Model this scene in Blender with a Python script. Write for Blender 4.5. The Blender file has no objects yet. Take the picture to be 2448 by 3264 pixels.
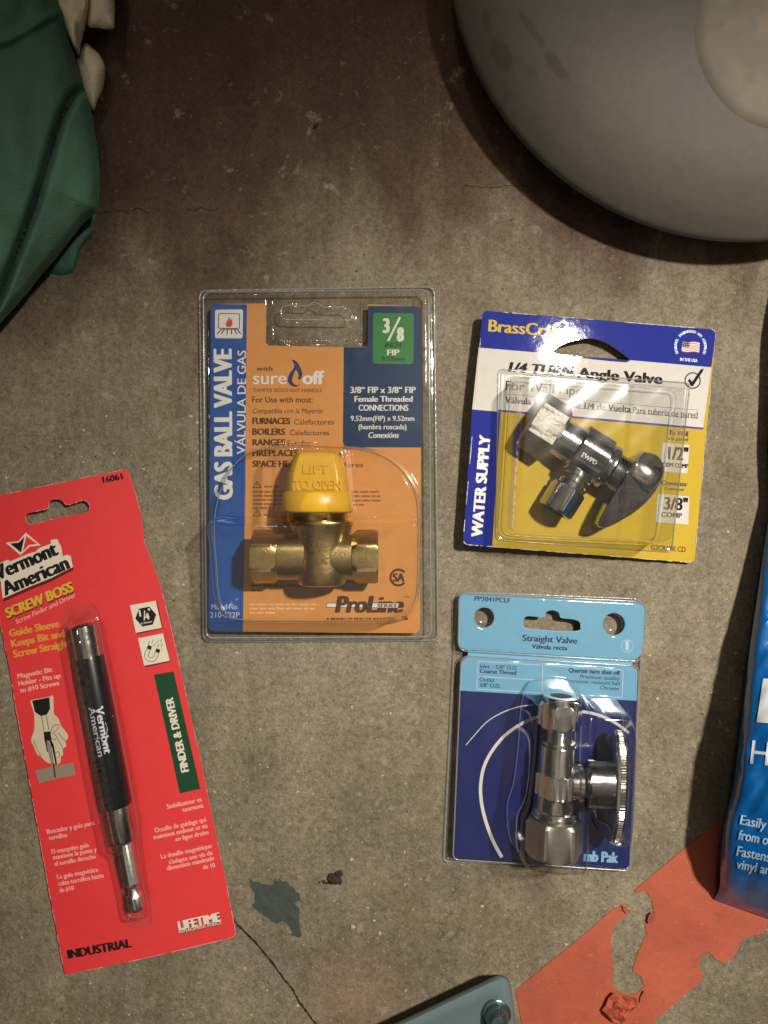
import bpy, bmesh, math, random
import numpy as np
from mathutils import Vector, Matrix, noise as mnoise
from mathutils.geometry import tessellate_polygon
random.seed(7)
SC = bpy.context.scene
COL = SC.collection
# ------------------------------------------------------------------ camera, light, exposure
W_FRAME = 0.386            # width of floor seen, metres
H = 0.371                  # camera height
S = W_FRAME / 2448.0
cam_d = bpy.data.cameras.new('camera'); cam = bpy.data.objects.new('camera', cam_d); COL.objects.link(cam)
cam.location = (0, 0, H); cam_d.sensor_fit = 'HORIZONTAL'; cam_d.sensor_width = 36
cam_d.lens = 36 * H / W_FRAME
cam_d.clip_start = 0.01; cam_d.clip_end = 50
SC.camera = cam
w = bpy.data.worlds.new('World'); SC.world = w; w.use_nodes = True
nt = w.node_tree; nt.nodes.clear()
wo = nt.nodes.new('ShaderNodeOutputWorld'); bg = nt.nodes.new('ShaderNodeBackground')
tc = nt.nodes.new('ShaderNodeTexCoord'); nz = nt.nodes.new('ShaderNodeTexNoise'); rp = nt.nodes.new('ShaderNodeValToRGB')
nz.inputs['Scale'].default_value = 2.3; nz.inputs['Detail'].default_value = 1.5
rp.color_ramp.elements[0].position = 0.42; rp.color_ramp.elements[0].color = (0.06, 0.053, 0.043, 1)
rp.color_ramp.elements[1].position = 0.70; rp.color_ramp.elements[1].color = (0.30, 0.26, 0.21, 1)
nt.links.new(tc.outputs['Generated'], nz.inputs['Vector']); nt.links.new(nz.outputs['Fac'], rp.inputs['Fac'])
sepw = nt.nodes.new('ShaderNodeSeparateXYZ'); nt.links.new(tc.outputs['Generated'], sepw.inputs[0])
rw = nt.nodes.new('ShaderNodeMapRange'); rw.interpolation_type = 'SMOOTHSTEP'; rw.inputs['From Min'].default_value = 0.62; rw.inputs['From Max'].default_value = 0.97
rw.inputs['To Min'].default_value = 0.25; rw.inputs['To Max'].default_value = 2.2; nt.links.new(sepw.outputs['Z'], rw.inputs['Value'])
mw = nt.nodes.new('ShaderNodeMix'); mw.data_type = 'RGBA'; mw.blend_type = 'MULTIPLY'; mw.inputs[0].default_value = 1.0
nt.links.new(rp.outputs['Color'], mw.inputs[6]); nt.links.new(rw.outputs[0], mw.inputs[7])
nt.links.new(mw.outputs[2], bg.inputs['Color']); nt.links.new(bg.outputs[0], wo.inputs['Surface'])
bg.inputs['Strength'].default_value = 0.75
LAMP = Vector((0.40, 0.28, 0.86)); AIM = Vector((0.10, -0.19, 0.0))
sp = bpy.data.lights.new('work_lamp', 'SPOT'); spo = bpy.data.objects.new('work_lamp', sp); COL.objects.link(spo)
spo.location = LAMP; spo.rotation_euler = (AIM - LAMP).to_track_quat('-Z', 'Y').to_euler()
sp.energy = 50; sp.color = (1.0, 0.93, 0.83); sp.shadow_soft_size = 0.030
sp.spot_size = math.radians(57); sp.spot_blend = 1.0
# a far, weak second bulb across the room: it only adds glints and softens the shade
l2 = bpy.data.lights.new('far_bulb', 'POINT'); l2o = bpy.data.objects.new('far_bulb', l2); COL.objects.link(l2o)
l2o.location = (-0.22, 0.95, 1.25); l2.energy = 5.6; l2.color = (1.0, 0.9, 0.78); l2.shadow_soft_size = 0.05
SC.view_settings.view_transform = 'Standard'; SC.view_settings.look = 'None'
SC.view_settings.exposure = 0; SC.view_settings.gamma = 1; SC.view_settings.use_curve_mapping = False
SC.render.engine = 'CYCLES'
SC.cycles.transparent_max_bounces = 32; SC.cycles.max_bounces = 10
SC.cycles.use_denoising = True
SC.cycles.caustics_reflective = False; SC.cycles.caustics_refractive = False

# ------------------------------------------------------------------ helpers
def P(px, py, z=0.0):
    """real place of a point seen at photo pixel (px, py) that lies z above the floor"""
    k = S * (H - z) / H
    return ((px - 1224) * k, (1632 - py) * k, z)

def reg(x0, y0, k): return lambda x, y: (x0 + x / k, y0 + y / k)
R1 = reg(600, 880, 2.023); R2 = reg(600, 1380, 2.023); R3 = reg(1420, 960, 1.843); R4 = reg(1380, 1860, 2.242)
R5 = reg(0, 1460, 2.183); R6 = reg(0, 2260, 2.074); R7 = reg(1220, 2560, 1.351); R8 = reg(0, 0, 2.011)
R9 = reg(1400, 0, 1.583); R10 = reg(2248, 1600, 1.626); R11 = reg(700, 2700, 2.37); R12 = reg(1560, 1240, 2.765)
R13 = reg(1600, 2160, 3.4565); R14 = reg(0, 1660, 4.097); R15 = reg(20, 2180, 5.925)
def M(R, pts): return [R(*p) for p in pts]

def lin(c):
    if isinstance(c, str):
        c = [int(c[i:i + 2], 16) / 255 for i in (0, 2, 4)]
    return tuple((v / 12.92 if v <= 0.04045 else ((v + 0.055) / 1.055) ** 2.4) for v in c)

def newmat(name):
    m = bpy.data.materials.new(name); m.use_nodes = True
    n = m.node_tree; b = n.nodes['Principled BSDF']
    return m, n, b
def nd(n, t, **kw):
    x = n.nodes.new(t)
    for k, v in kw.items():
        if k.startswith('i_'): x.inputs[k[2:].replace('_', ' ')].default_value = v
        else: setattr(x, k, v)
    return x
def ramp(n, src, stops):
    r = n.nodes.new('ShaderNodeValToRGB'); e = r.color_ramp.elements
    while len(e) < len(stops): e.new(0.5)
    for i, (p, c) in enumerate(stops):
        e[i].position = p; e[i].color = tuple(c) + (1,) if len(c) == 3 else c
    n.links.new(src, r.inputs['Fac']); return r.outputs['Color']
def mixc(n, fac, a, b, mode='MIX'):
    x = n.nodes.new('ShaderNodeMix'); x.data_type = 'RGBA'; x.blend_type = mode
    for k, v in ((0, fac), (6, a), (7, b)):
        if hasattr(v, 'links') or isinstance(v, bpy.types.NodeSocket): n.links.new(v, x.inputs[k])
        else: x.inputs[k].default_value = v if k == 0 else (tuple(v) + (1,) if len(v) == 3 else v)
    return x.outputs[2]

def mat(name, color, rough=0.5, metal=0.0, spec=0.5, coat=0.0, bump=None, var=0.08, vscale=120, rvar=0.0, coat_rough=0.08):
    """simple procedural material: slight colour variation and layered noise bump; bump = [(scale, height_m), ...]"""
    m, n, b = newmat(name)
    c = lin(color)
    t = nd(n, 'ShaderNodeTexCoord')
    nz = nd(n, 'ShaderNodeTexNoise', i_Scale=vscale, i_Detail=4.0)
    n.links.new(t.outputs['Object'], nz.inputs['Vector'])
    lo = tuple(v * (1 - var) for v in c); hi = tuple(min(1, v * (1 + var)) for v in c)
    n.links.new(ramp(n, nz.outputs['Fac'], [(0.3, lo), (0.7, hi)]), b.inputs['Base Color'])
    b.inputs['Roughness'].default_value = rough; b.inputs['Metallic'].default_value = metal
    b.inputs['Specular IOR Level'].default_value = spec
    b.inputs['Coat Weight'].default_value = coat; b.inputs['Coat Roughness'].default_value = coat_rough
    if rvar:
        mr = nd(n, 'ShaderNodeMapRange'); mr.inputs['To Min'].default_value = max(0.02, rough - rvar); mr.inputs['To Max'].default_value = rough + rvar
        n2 = nd(n, 'ShaderNodeTexNoise', i_Scale=vscale * 1.7, i_Detail=5.0); n.links.new(t.outputs['Object'], n2.inputs['Vector'])
        n.links.new(n2.outputs['Fac'], mr.inputs['Value']); n.links.new(mr.outputs[0], b.inputs['Roughness'])
    prev = None
    for sc_, h_ in (bump or []):
        q = nd(n, 'ShaderNodeTexNoise', i_Scale=sc_, i_Detail=2.0); n.links.new(t.outputs['Object'], q.inputs['Vector'])
        bp = nd(n, 'ShaderNodeBump', i_Strength=1.0, i_Distance=h_)
        n.links.new(q.outputs['Fac'], bp.inputs['Height'])
        if prev: n.links.new(prev, bp.inputs['Normal'])
        prev = bp.outputs[0]
    if prev:
        n.links.new(prev, b.inputs['Normal'])
        if coat: n.links.new(prev, b.inputs['Coat Normal'])
    return m

def clearmat(name, tint=(0.94, 0.94, 0.93), rough=0.07, bump=((90, 0.0006), (350, 0.00008)), gl=1.0):
    """thin clear plastic sheet: see-through with a Fresnel gloss"""
    m = bpy.data.materials.new(name); m.use_nodes = True; n = m.node_tree; n.nodes.clear()
    o = nd(n, 'ShaderNodeOutputMaterial'); mx = nd(n, 'ShaderNodeMixShader')
    tr = nd(n, 'ShaderNodeBsdfTransparent'); tr.inputs['Color'].default_value = tint + (1,)
    g = nd(n, 'ShaderNodeBsdfGlossy'); g.inputs['Roughness'].default_value = rough; g.inputs['Color'].default_value = (gl, gl, gl, 1)
    geo = nd(n, 'ShaderNodeNewGeometry'); dt = nd(n, 'ShaderNodeVectorMath', operation='DOT_PRODUCT'); n.links.new(geo.outputs['Incoming'], dt.inputs[1])
    ab = nd(n, 'ShaderNodeMath', operation='ABSOLUTE'); n.links.new(dt.outputs['Value'], ab.inputs[0])
    om = nd(n, 'ShaderNodeMath', operation='SUBTRACT'); om.inputs[0].default_value = 1.0; n.links.new(ab.outputs[0], om.inputs[1])
    p5 = nd(n, 'ShaderNodeMath', operation='POWER'); n.links.new(om.outputs[0], p5.inputs[0]); p5.inputs[1].default_value = 3.0
    mm = nd(n, 'ShaderNodeMath', operation='MULTIPLY_ADD'); mm.inputs[1].default_value = 0.62; mm.inputs[2].default_value = 0.065; n.links.new(p5.outputs[0], mm.inputs[0])
    t = nd(n, 'ShaderNodeTexCoord'); prev = None
    for sc_, h_ in bump:
        q = nd(n, 'ShaderNodeTexNoise', i_Scale=sc_, i_Detail=1.5); n.links.new(t.outputs['Object'], q.inputs['Vector'])
        bp = nd(n, 'ShaderNodeBump', i_Strength=1.0, i_Distance=h_); n.links.new(q.outputs['Fac'], bp.inputs['Height'])
        if prev: n.links.new(prev, bp.inputs['Normal'])
        prev = bp.outputs[0]
    n.links.new(prev, g.inputs['Normal']); n.links.new(prev, dt.inputs[0])
    n.links.new(mm.outputs[0], mx.inputs[0])
    n.links.new(tr.outputs[0], mx.inputs[1]); n.links.new(g.outputs[0], mx.inputs[2]); n.links.new(mx.outputs[0], o.inputs['Surface'])
    return m

def root(name, label, cat, loc, group=None):
    o = bpy.data.objects.new(name, None); COL.objects.link(o); o.location = loc; o.empty_display_size = 0.01
    o['label'] = label; o['category'] = cat
    if group: o['group'] = group
    return o
def tag(o, label, cat):
    o['label'] = label; o['category'] = cat; return o

class MB:
    def __init__(s): s.v = []; s.f = []; s.mi = []; s.mats = []
    def mid(s, m):
        if m not in s.mats: s.mats.append(m)
        return s.mats.index(m)
    def add(s, vs, fs, m):
        k = len(s.v); s.v += [tuple(v) for v in vs]; i = s.mid(m)
        for f in fs: s.f.append(tuple(q + k for q in f)); s.mi.append(i)
    # flat shapes given in photo pixels; z = number or function(px, py)
    def poly(s, pts, z, m, holes=()):
        loops = [pts] + list(holes)
        flat = [p for l in loops for p in l]
        tri = tessellate_polygon([[Vector((p[0], p[1], 0)) for p in l] for l in loops])
        vs = [P(p[0], p[1], z(*p) if callable(z) else z) for p in flat]
        fs = []
        for t in tri:
            a, b, c = (Vector(vs[i]) for i in t)
            n = (b - a).cross(c - a)
            if n.length < 1e-14: continue
            fs.append(t if n.z > 0 else (t[0], t[2], t[1]))
        s.add(vs, fs, m)
    def slab(s, pts, z0, z1, m, ms=None, holes=()):
        ms = ms or m
        s.poly(pts, z1, m, holes)
        for l in [pts] + list(holes):
            n = len(l)
            top = [P(p[0], p[1], z1) for p in l]; bot = [(v[0], v[1], z0) for v in top]
            s.add(top + bot, [(i, (i + 1) % n, n + (i + 1) % n, n + i) for i in range(n)], ms)
    def line(s, pts, wd, z, m, closed=False):
        n = len(pts); q = list(range(n)) if closed else list(range(n - 1))
        for i in q:
            a = pts[i]; b = pts[(i + 1) % n]
            dx, dy = b[0] - a[0], b[1] - a[1]; L = math.hypot(dx, dy)
            if L < 1e-6: continue
            ex, ey = dx / L * wd * .3, dy / L * wd * .3
            nx, ny = -dy / L * wd / 2, dx / L * wd / 2
            s.poly([(a[0] - ex + nx, a[1] - ey + ny), (b[0] + ex + nx, b[1] + ey + ny), (b[0] + ex - nx, b[1] + ey - ny), (a[0] - ex - nx, a[1] - ey - ny)], (z + i * 1e-6) if not callable(z) else z, m)
    def text(s, st, R, x, y, wd, cap, m, z, ang=0, shear=0, bold=0, dz=0.0):
        T, F, wn = glyphs(st)
        a = math.radians(ang); ca, sa = math.cos(a), math.sin(a)
        offs = [(0, 0)] if bold == 0 else ([(-1, 0), (0, 0), (1, 0)] if bold < 0.06 else [(-1, -.35), (-.5, .35), (0, 0), (.5, -.35), (1, .35), (0, .5)])
        bx = bold * cap
        kx = (wd - 2 * bx) / wn
        for j, (ox, oy) in enumerate(offs):
            vs = []
            for (gx, gy) in T:
                yy = gy * cap / CAPH + oy * bx * .5; xx = gx * kx + bx + ox * bx + shear * yy
                p = R(x + xx * ca - yy * sa, y - xx * sa - yy * ca)
                zz = (z(*p) if callable(z) else z) + dz + j * 2e-6
                vs.append(P(p[0], p[1], zz))
            s.add(vs, F, m)
    def lathe(s, rows, O, ax, dp, m, segs=48, kz=1.0, cap0=True, cap1=True, phase=0.0, ridge=None):
        """rows (t, R[, hex apothem]) along axis ax (world unit vec) from O; dp = depth direction; kz squashes depth"""
        ax = Vector(ax).normalized(); dp = Vector(dp).normalized(); sd = ax.cross(dp).normalized(); O = Vector(O)
        vs = []
        for r in rows:
            t, rad = r[0], r[1]; hx = r[2] if len(r) > 2 else None
            for i in range(segs):
                th = 2 * math.pi * i / segs; q = rad
                if hx:
                    tt = (th + phase) % (math.pi / 3) - math.pi / 6
                    q = min(rad, hx / math.cos(tt))
                if ridge: q *= 1 + ridge[1] * (1 if math.sin(ridge[0] * th) > 0 else -1)
                zc = q * math.sin(th) * kz
                if len(r) > 3 and r[3] is not None: zc = max(-r[3], min(r[3], zc))
                vs.append(O + ax * t + sd * (q * math.cos(th)) + dp * zc)
        fs = []
        for k in range(len(rows) - 1):
            for i in range(segs):
                a = k * segs + i; b = k * segs + (i + 1) % segs
                fs.append((a, b, b + segs, a + segs))
        if cap0: fs.append(tuple(range(segs - 1, -1, -1)))
        if cap1: fs.append(tuple(range((len(rows) - 1) * segs, len(rows) * segs)))
        s.add(vs, fs, m)
    def build(s, name, parent=None, smooth=32, bevel=0.0, warp=None):
        off = Vector(parent_loc(parent)) if parent else Vector((0, 0, 0))
        vs = [Vector(v) for v in s.v]
        me = bpy.data.meshes.new(name); me.from_pydata([v - off for v in vs], [], s.f)
        for m in s.mats: me.materials.append(m)
        me.polygons.foreach_set('material_index', s.mi)
        if warp:
            bm = bmesh.new(); bm.from_mesh(me); bmesh.ops.triangulate(bm, faces=bm.faces)
            for _ in range(7):
                lg = [e for e in bm.edges if e.calc_length() > 0.0045]
                if not lg: break
                bmesh.ops.subdivide_edges(bm, edges=lg, cuts=1); bmesh.ops.triangulate(bm, faces=bm.faces)
            for v in bm.verts: v.co.z += warp(v.co.x + off.x, v.co.y + off.y)
            bm.to_mesh(me); bm.free()
        if smooth:
            me.polygons.foreach_set('use_smooth', [True] * len(me.polygons)); me.update()
            me.set_sharp_from_angle(angle=math.radians(smooth))
        me.update()
        o = bpy.data.objects.new(name, me); COL.objects.link(o)
        if parent: o.parent = parent
        if bevel:
            b = o.modifiers.new('bevel', 'BEVEL'); b.width = bevel; b.segments = 2; b.limit_method = 'ANGLE'; b.angle_limit = math.radians(35)
        return o
def parent_loc(o):
    l = Vector((0, 0, 0))
    while o: l = l + o.location; o = o.parent
    return l

_gc = {}
def glyphs(st):
    if st in _gc: return _gc[st]
    c = bpy.data.curves.new('lettering', 'FONT'); c.body = st; c.size = 1; c.resolution_u = 3
    o = bpy.data.objects.new('lettering', c); COL.objects.link(o)
    dg = bpy.context.evaluated_depsgraph_get(); dg.update()
    me = o.evaluated_get(dg).to_mesh()
    vs = [(v.co.x, v.co.y) for v in me.vertices]; fs = [tuple(p.vertices) for p in me.polygons]
    o.evaluated_get(dg).to_mesh_clear()
    bpy.data.objects.remove(o); bpy.data.curves.remove(c)
    x0 = min(v[0] for v in vs); x1 = max(v[0] for v in vs)
    vs = [(v[0] - x0, v[1]) for v in vs]
    # keep every face looking up
    out = []
    for f in fs:
        a = sum(vs[f[i]][0] * vs[f[(i + 1) % len(f)]][1] - vs[f[(i + 1) % len(f)]][0] * vs[f[i]][1] for i in range(len(f)))
        out.append(f if a > 0 else f[::-1])
    _gc[st] = (vs, out, x1 - x0); return _gc[st]
CAPH = 1.0
CAPH = max(v[1] for v in glyphs('H')[0])

def circ(cx, cy, r, n=32, a0=0, a1=360, ry=None):
    ry = ry or r; full = abs(a1 - a0) >= 360
    k = n if full else n + 1
    return [(cx + r * math.cos(math.radians(a0 + (a1 - a0) * i / n)), cy - ry * math.sin(math.radians(a0 + (a1 - a0) * i / n))) for i in range(k)]
def rrect(corners, r, n=6):
    """quad with rounded corners (photo px)"""
    out = []; k = len(corners)
    rs = r if isinstance(r, (list, tuple)) else [r] * k
    for i in range(k):
        p = Vector(corners[i]); a = Vector(corners[i - 1]); b = Vector(corners[(i + 1) % k]); rr = rs[i]
        da = (a - p).normalized(); db = (b - p).normalized()
        A = p + da * rr; B = p + db * rr
        for j in range(n + 1):
            t = j / n; out.append(tuple(A * (1 - t) ** 2 + p * 2 * t * (1 - t) + B * t * t))
    return out
def smooth_loop(pts, n=6):
    out = []; k = len(pts)
    for i in range(k):
        p0, p1, p2, p3 = (Vector(pts[(i + j - 1) % k]) for j in range(4))
        for j in range(n):
            t = j / n
            out.append(tuple(0.5 * ((2 * p1) + (p2 - p0) * t + (2 * p0 - 5 * p1 + 4 * p2 - p3) * t * t + (3 * p1 - p0 - 3 * p2 + p3) * t ** 3)))
    return out
def smooth_open(pts, n=6):
    q = [pts[0]] + list(pts) + [pts[-1]]; out = []
    for i in range(1, len(q) - 2):
        p0, p1, p2, p3 = (Vector(q[i + j - 1]) for j in range(4))
        for j in range(n):
            t = j / n
            out.append(tuple(0.5 * ((2 * p1) + (p2 - p0) * t + (2 * p0 - 5 * p1 + 4 * p2 - p3) * t * t + (3 * p1 - p0 - 3 * p2 + p3) * t ** 3)))
    out.append(tuple(pts[-1])); return out
def ragged(pts, amp, n=3, seed=1, closed=True):
    rnd = random.Random(seed); out = []; k = len(pts)
    for i in range(k if closed else k - 1):
        a = pts[i]; b = pts[(i + 1) % k]
        for j in range(n):
            t = j / n
            out.append((a[0] + (b[0] - a[0]) * t + rnd.uniform(-amp, amp), a[1] + (b[1] - a[1]) * t + rnd.uniform(-amp, amp)))
    return out
def para(mb, R, x, y, wd, lines, dy, h, m, z, seed, ang=0):
    rnd = random.Random(seed); a = math.radians(ang)
    for l in range(lines):
        cx = 0; end = wd * (1 if l < lines - 1 else rnd.uniform(.4, .9))
        while cx < end:
            ww = rnd.uniform(2.0, 6) * h; ww = min(ww, end - cx)
            if ww > h * .5:
                q = []
                for (u, v) in ((cx, 0), (cx + ww, 0), (cx + ww, h), (cx, h)):
                    q.append(R(x + u * math.cos(a) - (v - l * dy) * math.sin(a), y - u * math.sin(a) - (v - l * dy) * math.cos(a)))
                mb.poly(q, z, m)
            cx += ww + h * .8

def sdist(X, Y, poly):
    """signed distance (positive inside) of many points to a polygon"""
    pl = np.array(poly, float); A = pl; B = np.roll(pl, -1, 0)
    out = np.empty(X.size); xs = X.ravel(); ys = Y.ravel()
    for c in range(0, xs.size, 20000):
        x = xs[c:c + 20000, None]; y = ys[c:c + 20000, None]
        d = B - A; L = (d ** 2).sum(1) + 1e-12
        t = np.clip(((x - A[:, 0]) * d[:, 0] + (y - A[:, 1]) * d[:, 1]) / L, 0, 1)
        dd = np.sqrt((x - A[:, 0] - t * d[:, 0]) ** 2 + (y - A[:, 1] - t * d[:, 1]) ** 2).min(1)
        cr = ((A[:, 1] > y) != (B[:, 1] > y)) & (x < (B[:, 0] - A[:, 0]) * (y - A[:, 1]) / (B[:, 1] - A[:, 1] + 1e-12) + A[:, 0])
        out[c:c + 20000] = np.where(cr.sum(1) % 2 == 1, dd, -dd)
    return out.reshape(X.shape)
def wall(d, wd, p=2.4):
    t = np.clip(d / wd, 0, 1); return (1 - (1 - t) ** p) ** (1 / p)

def formed_sheet(parent, outline, zfun, m, step, split, names, drop=None, zref=0.006):
    """vacuum-formed clear sheet: a fine height grid inside outline; split(X,Y) True -> second mesh"""
    pl = np.array(outline); x0, y0 = pl.min(0); x1, y1 = pl.max(0)
    nx = int((x1 - x0) / step) + 2; ny = int((y1 - y0) / step) + 2
    X, Y = np.meshgrid(x0 + np.arange(nx) * step, y0 + np.arange(ny) * step)
    D = sdist(X, Y, outline); Z = zfun(X, Y, D)
    for _ in range(2):
        q_ = np.pad(Z, 1, mode='edge'); Z = (q_[:-2, 1:-1] + q_[2:, 1:-1] + q_[1:-1, :-2] + q_[1:-1, 2:] + 2 * q_[1:-1, 1:-1]) / 6
        q_ = np.pad(Z, 1, mode='edge'); Z = (q_[:-2, :-2] + q_[2:, 2:] + q_[2:, :-2] + q_[:-2, 2:] + 2 * q_[1:-1, 1:-1]) / 6
    inside = D > -step * .2
    if drop is not None: inside &= ~(drop(X, Y))
    k = S * (H - zref) / H
    off = parent.location
    V = np.stack([(X - 1224) * k - off.x, (1632 - Y) * k - off.y, Z - off.z], -1).reshape(-1, 3)
    idx = np.arange(nx * ny).reshape(ny, nx)
    q = np.stack([idx[1:, :-1], idx[1:, 1:], idx[:-1, 1:], idx[:-1, :-1]], -1).reshape(-1, 4)
    ok = inside.ravel()[q].all(1)
    sp_ = split(X, Y).ravel()[q].any(1)
    objs = []
    for nm, sel in ((names[0], ok & ~sp_), (names[1], ok & sp_)):
        f = q[sel]
        if len(f) == 0: continue
        u, inv = np.unique(f, return_inverse=True)
        me = bpy.data.meshes.new(nm); me.from_pydata(V[u].tolist(), [], inv.reshape(-1, 4).tolist())
        me.materials.append(m); me.polygons.foreach_set('use_smooth', [True] * len(f)); me.update()
        o = bpy.data.objects.new(nm, me); COL.objects.link(o); o.parent = parent; objs.append(o)
    return objs
# ------------------------------------------------------------------ floor
def concrete():
    m, n, b = newmat('worn_concrete'); L = n.links.new
    t = nd(n, 'ShaderNodeTexCoord'); ob = t.outputs['Object']
    def noise(sc_, det=4.0, rough=0.55, vec=None):
        q = nd(n, 'ShaderNodeTexNoise', i_Scale=sc_, i_Detail=det, i_Roughness=rough); L(vec or ob, q.inputs['Vector']); return q.outputs['Fac']
    def rot(ax, ay, az, sc_=(1, 1, 1)):
        q = nd(n, 'ShaderNodeMapping'); q.inputs['Rotation'].default_value = (ax, ay, az); q.inputs['Scale'].default_value = sc_; L(ob, q.inputs['Vector']); return q.outputs[0]
    base = ramp(n, noise(7, 5, 0.55, rot(.5, .3, .7)), [(0.3, lin('756b59')), (0.5, lin('877d69')), (0.7, lin('958b76'))])
    base = mixc(n, 0.55, base, ramp(n, noise(47, 6, 0.68, rot(.8, .5, .35)), [(0.3, (0.58, 0.56, 0.53)), (0.5, (0.97, 0.97, 0.97)), (0.72, (1.24, 1.23, 1.22))]), 'MULTIPLY')
    base = mixc(n, 0.72, base, ramp(n, noise(330, 6, 0.75, rot(.4, .9, 1.1)), [(0.32, (0.55, 0.53, 0.51)), (0.5, (1, 1, 1)), (0.68, (1.4, 1.39, 1.37))]), 'MULTIPLY')
    # trowel streaks running along the slab
    base = mixc(n, 0.45, base, ramp(n, noise(1.0, 6, 0.7, rot(0, 0, 0.14, (95, 7, 1))), [(0.35, (0.74, 0.73, 0.72)), (0.5, (1, 1, 1)), (0.68, (1.22, 1.21, 1.2))]), 'MULTIPLY')
    # old brown grime over the far part of the slab, broken up lengthwise
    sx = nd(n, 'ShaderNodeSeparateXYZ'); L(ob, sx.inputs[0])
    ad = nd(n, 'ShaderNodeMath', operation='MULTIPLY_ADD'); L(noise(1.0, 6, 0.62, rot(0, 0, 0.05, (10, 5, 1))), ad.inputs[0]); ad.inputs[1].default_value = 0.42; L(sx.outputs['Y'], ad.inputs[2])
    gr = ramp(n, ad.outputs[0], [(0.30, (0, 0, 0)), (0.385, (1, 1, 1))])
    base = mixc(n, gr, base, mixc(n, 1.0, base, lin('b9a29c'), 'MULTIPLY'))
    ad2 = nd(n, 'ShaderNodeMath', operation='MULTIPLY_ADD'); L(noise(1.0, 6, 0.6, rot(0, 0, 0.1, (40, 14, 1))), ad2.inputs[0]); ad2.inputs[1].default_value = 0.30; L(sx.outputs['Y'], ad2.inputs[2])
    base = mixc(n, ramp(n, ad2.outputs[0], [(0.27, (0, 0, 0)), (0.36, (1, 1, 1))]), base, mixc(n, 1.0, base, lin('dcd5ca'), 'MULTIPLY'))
    base = mixc(n, 0.8, base, ramp(n, noise(950, 4, 0.7, rot(1.2, .7, .2)), [(0.33, (0.62, 0.6, 0.58)), (0.5, (1, 1, 1)), (0.67, (1.3, 1.29, 1.28))]), 'MULTIPLY')
    # pale scuffs where the surface paste is worn through
    base = mixc(n, ramp(n, noise(85, 7, 0.72, rot(.2, .6, .5)), [(0.60, (0, 0, 0)), (0.70, (0.5, 0.5, 0.5))]), base, lin('b3a995'))
    # aggregate showing through: pale grains, and dark pits
    def specks(sc_, size, col, keep, seed):
        v = nd(n, 'ShaderNodeTexVoronoi', i_Scale=sc_, i_Randomness=1.0)
        mp2 = nd(n, 'ShaderNodeMapping'); mp2.inputs['Location'].default_value = (seed, seed * .7, 0); L(ob, mp2.inputs['Vector'])
        wv = mixc(n, 0.0022, mp2.outputs[0], nd_noise_col(350, mp2.outputs[0]))
        L(wv, v.inputs['Vector'])
        s2 = nd(n, 'ShaderNodeSeparateColor'); L(v.outputs['Color'], s2.inputs[0])
        sz = nd(n, 'ShaderNodeMath', operation='MULTIPLY'); L(s2.outputs[1], sz.inputs[0]); sz.inputs[1].default_value = size
        lt = nd(n, 'ShaderNodeMath', operation='LESS_THAN'); L(v.outputs['Distance'], lt.inputs[0]); L(sz.outputs[0], lt.inputs[1])
        kp = nd(n, 'ShaderNodeMath', operation='LESS_THAN'); L(s2.outputs[0], kp.inputs[0]); kp.inputs[1].default_value = keep
        a = nd(n, 'ShaderNodeMath', operation='MULTIPLY'); L(lt.outputs[0], a.inputs[0]); L(kp.outputs[0], a.inputs[1])
        f = nd(n, 'ShaderNodeMath', operation='MULTIPLY'); L(a.outputs[0], f.inputs[0]); f.inputs[1].default_value = 0.75
        return f.outputs[0], a.outputs[0]
    def nd_noise_col(sc_, vec):
        q = nd(n, 'ShaderNodeTexNoise', i_Scale=sc_, i_Detail=2.0); L(vec, q.inputs['Vector']); return q.outputs['Color']
    base = mixc(n, ramp(n, noise(13, 6, 0.6, rot(.3, .2, .9)), [(0.52, (0, 0, 0)), (0.66, (0.55, 0.55, 0.55))]), base, mixc(n, 1.0, base, lin('c9bfb2'), 'MULTIPLY'))
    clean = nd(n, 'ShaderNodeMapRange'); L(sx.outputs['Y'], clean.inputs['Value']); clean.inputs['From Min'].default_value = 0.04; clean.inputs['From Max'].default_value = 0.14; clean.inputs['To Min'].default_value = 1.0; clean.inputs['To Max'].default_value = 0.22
    def less(f):
        q = nd(n, 'ShaderNodeMath', operation='MULTIPLY'); L(f, q.inputs[0]); L(clean.outputs[0], q.inputs[1]); return q.outputs[0]
    f1, a1 = specks(260, 0.19, None, 0.16, 0.0); f1 = less(f1); base = mixc(n, f1, base, lin('cfc4ac'))
    f3, a3 = specks(640, 0.27, None, 0.20, 3.3); f3 = less(f3); base = mixc(n, f3, base, lin('b9ad95'))
    f2, a2 = specks(230, 0.15, None, 0.13, 7.7); base = mixc(n, f2, base, lin('3d342a'))
    f4, a4 = specks(640, 0.27, None, 0.22, 5.1); base = mixc(n, f4, base, lin('4d4336'))
    # a faint red paint rub near the front
    d = nd(n, 'ShaderNodeVectorMath', operation='DISTANCE'); L(ob, d.inputs[0]); d.inputs[1].default_value = P(1130, 3190)
    d2 = nd(n, 'ShaderNodeMath', operation='MULTIPLY_ADD'); L(noise(60, 4), d2.inputs[0]); d2.inputs[1].default_value = 0.03; L(d.outputs['Value'], d2.inputs[2])
    base = mixc(n, ramp(n, d2.outputs[0], [(0.02, (0.16, 0.16, 0.16)), (0.05, (0, 0, 0))]), base, lin('a8705c'))
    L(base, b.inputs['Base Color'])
    b.inputs['Roughness'].default_value = 0.72; b.inputs['Specular IOR Level'].default_value = 0.35
    prev = None
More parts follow.
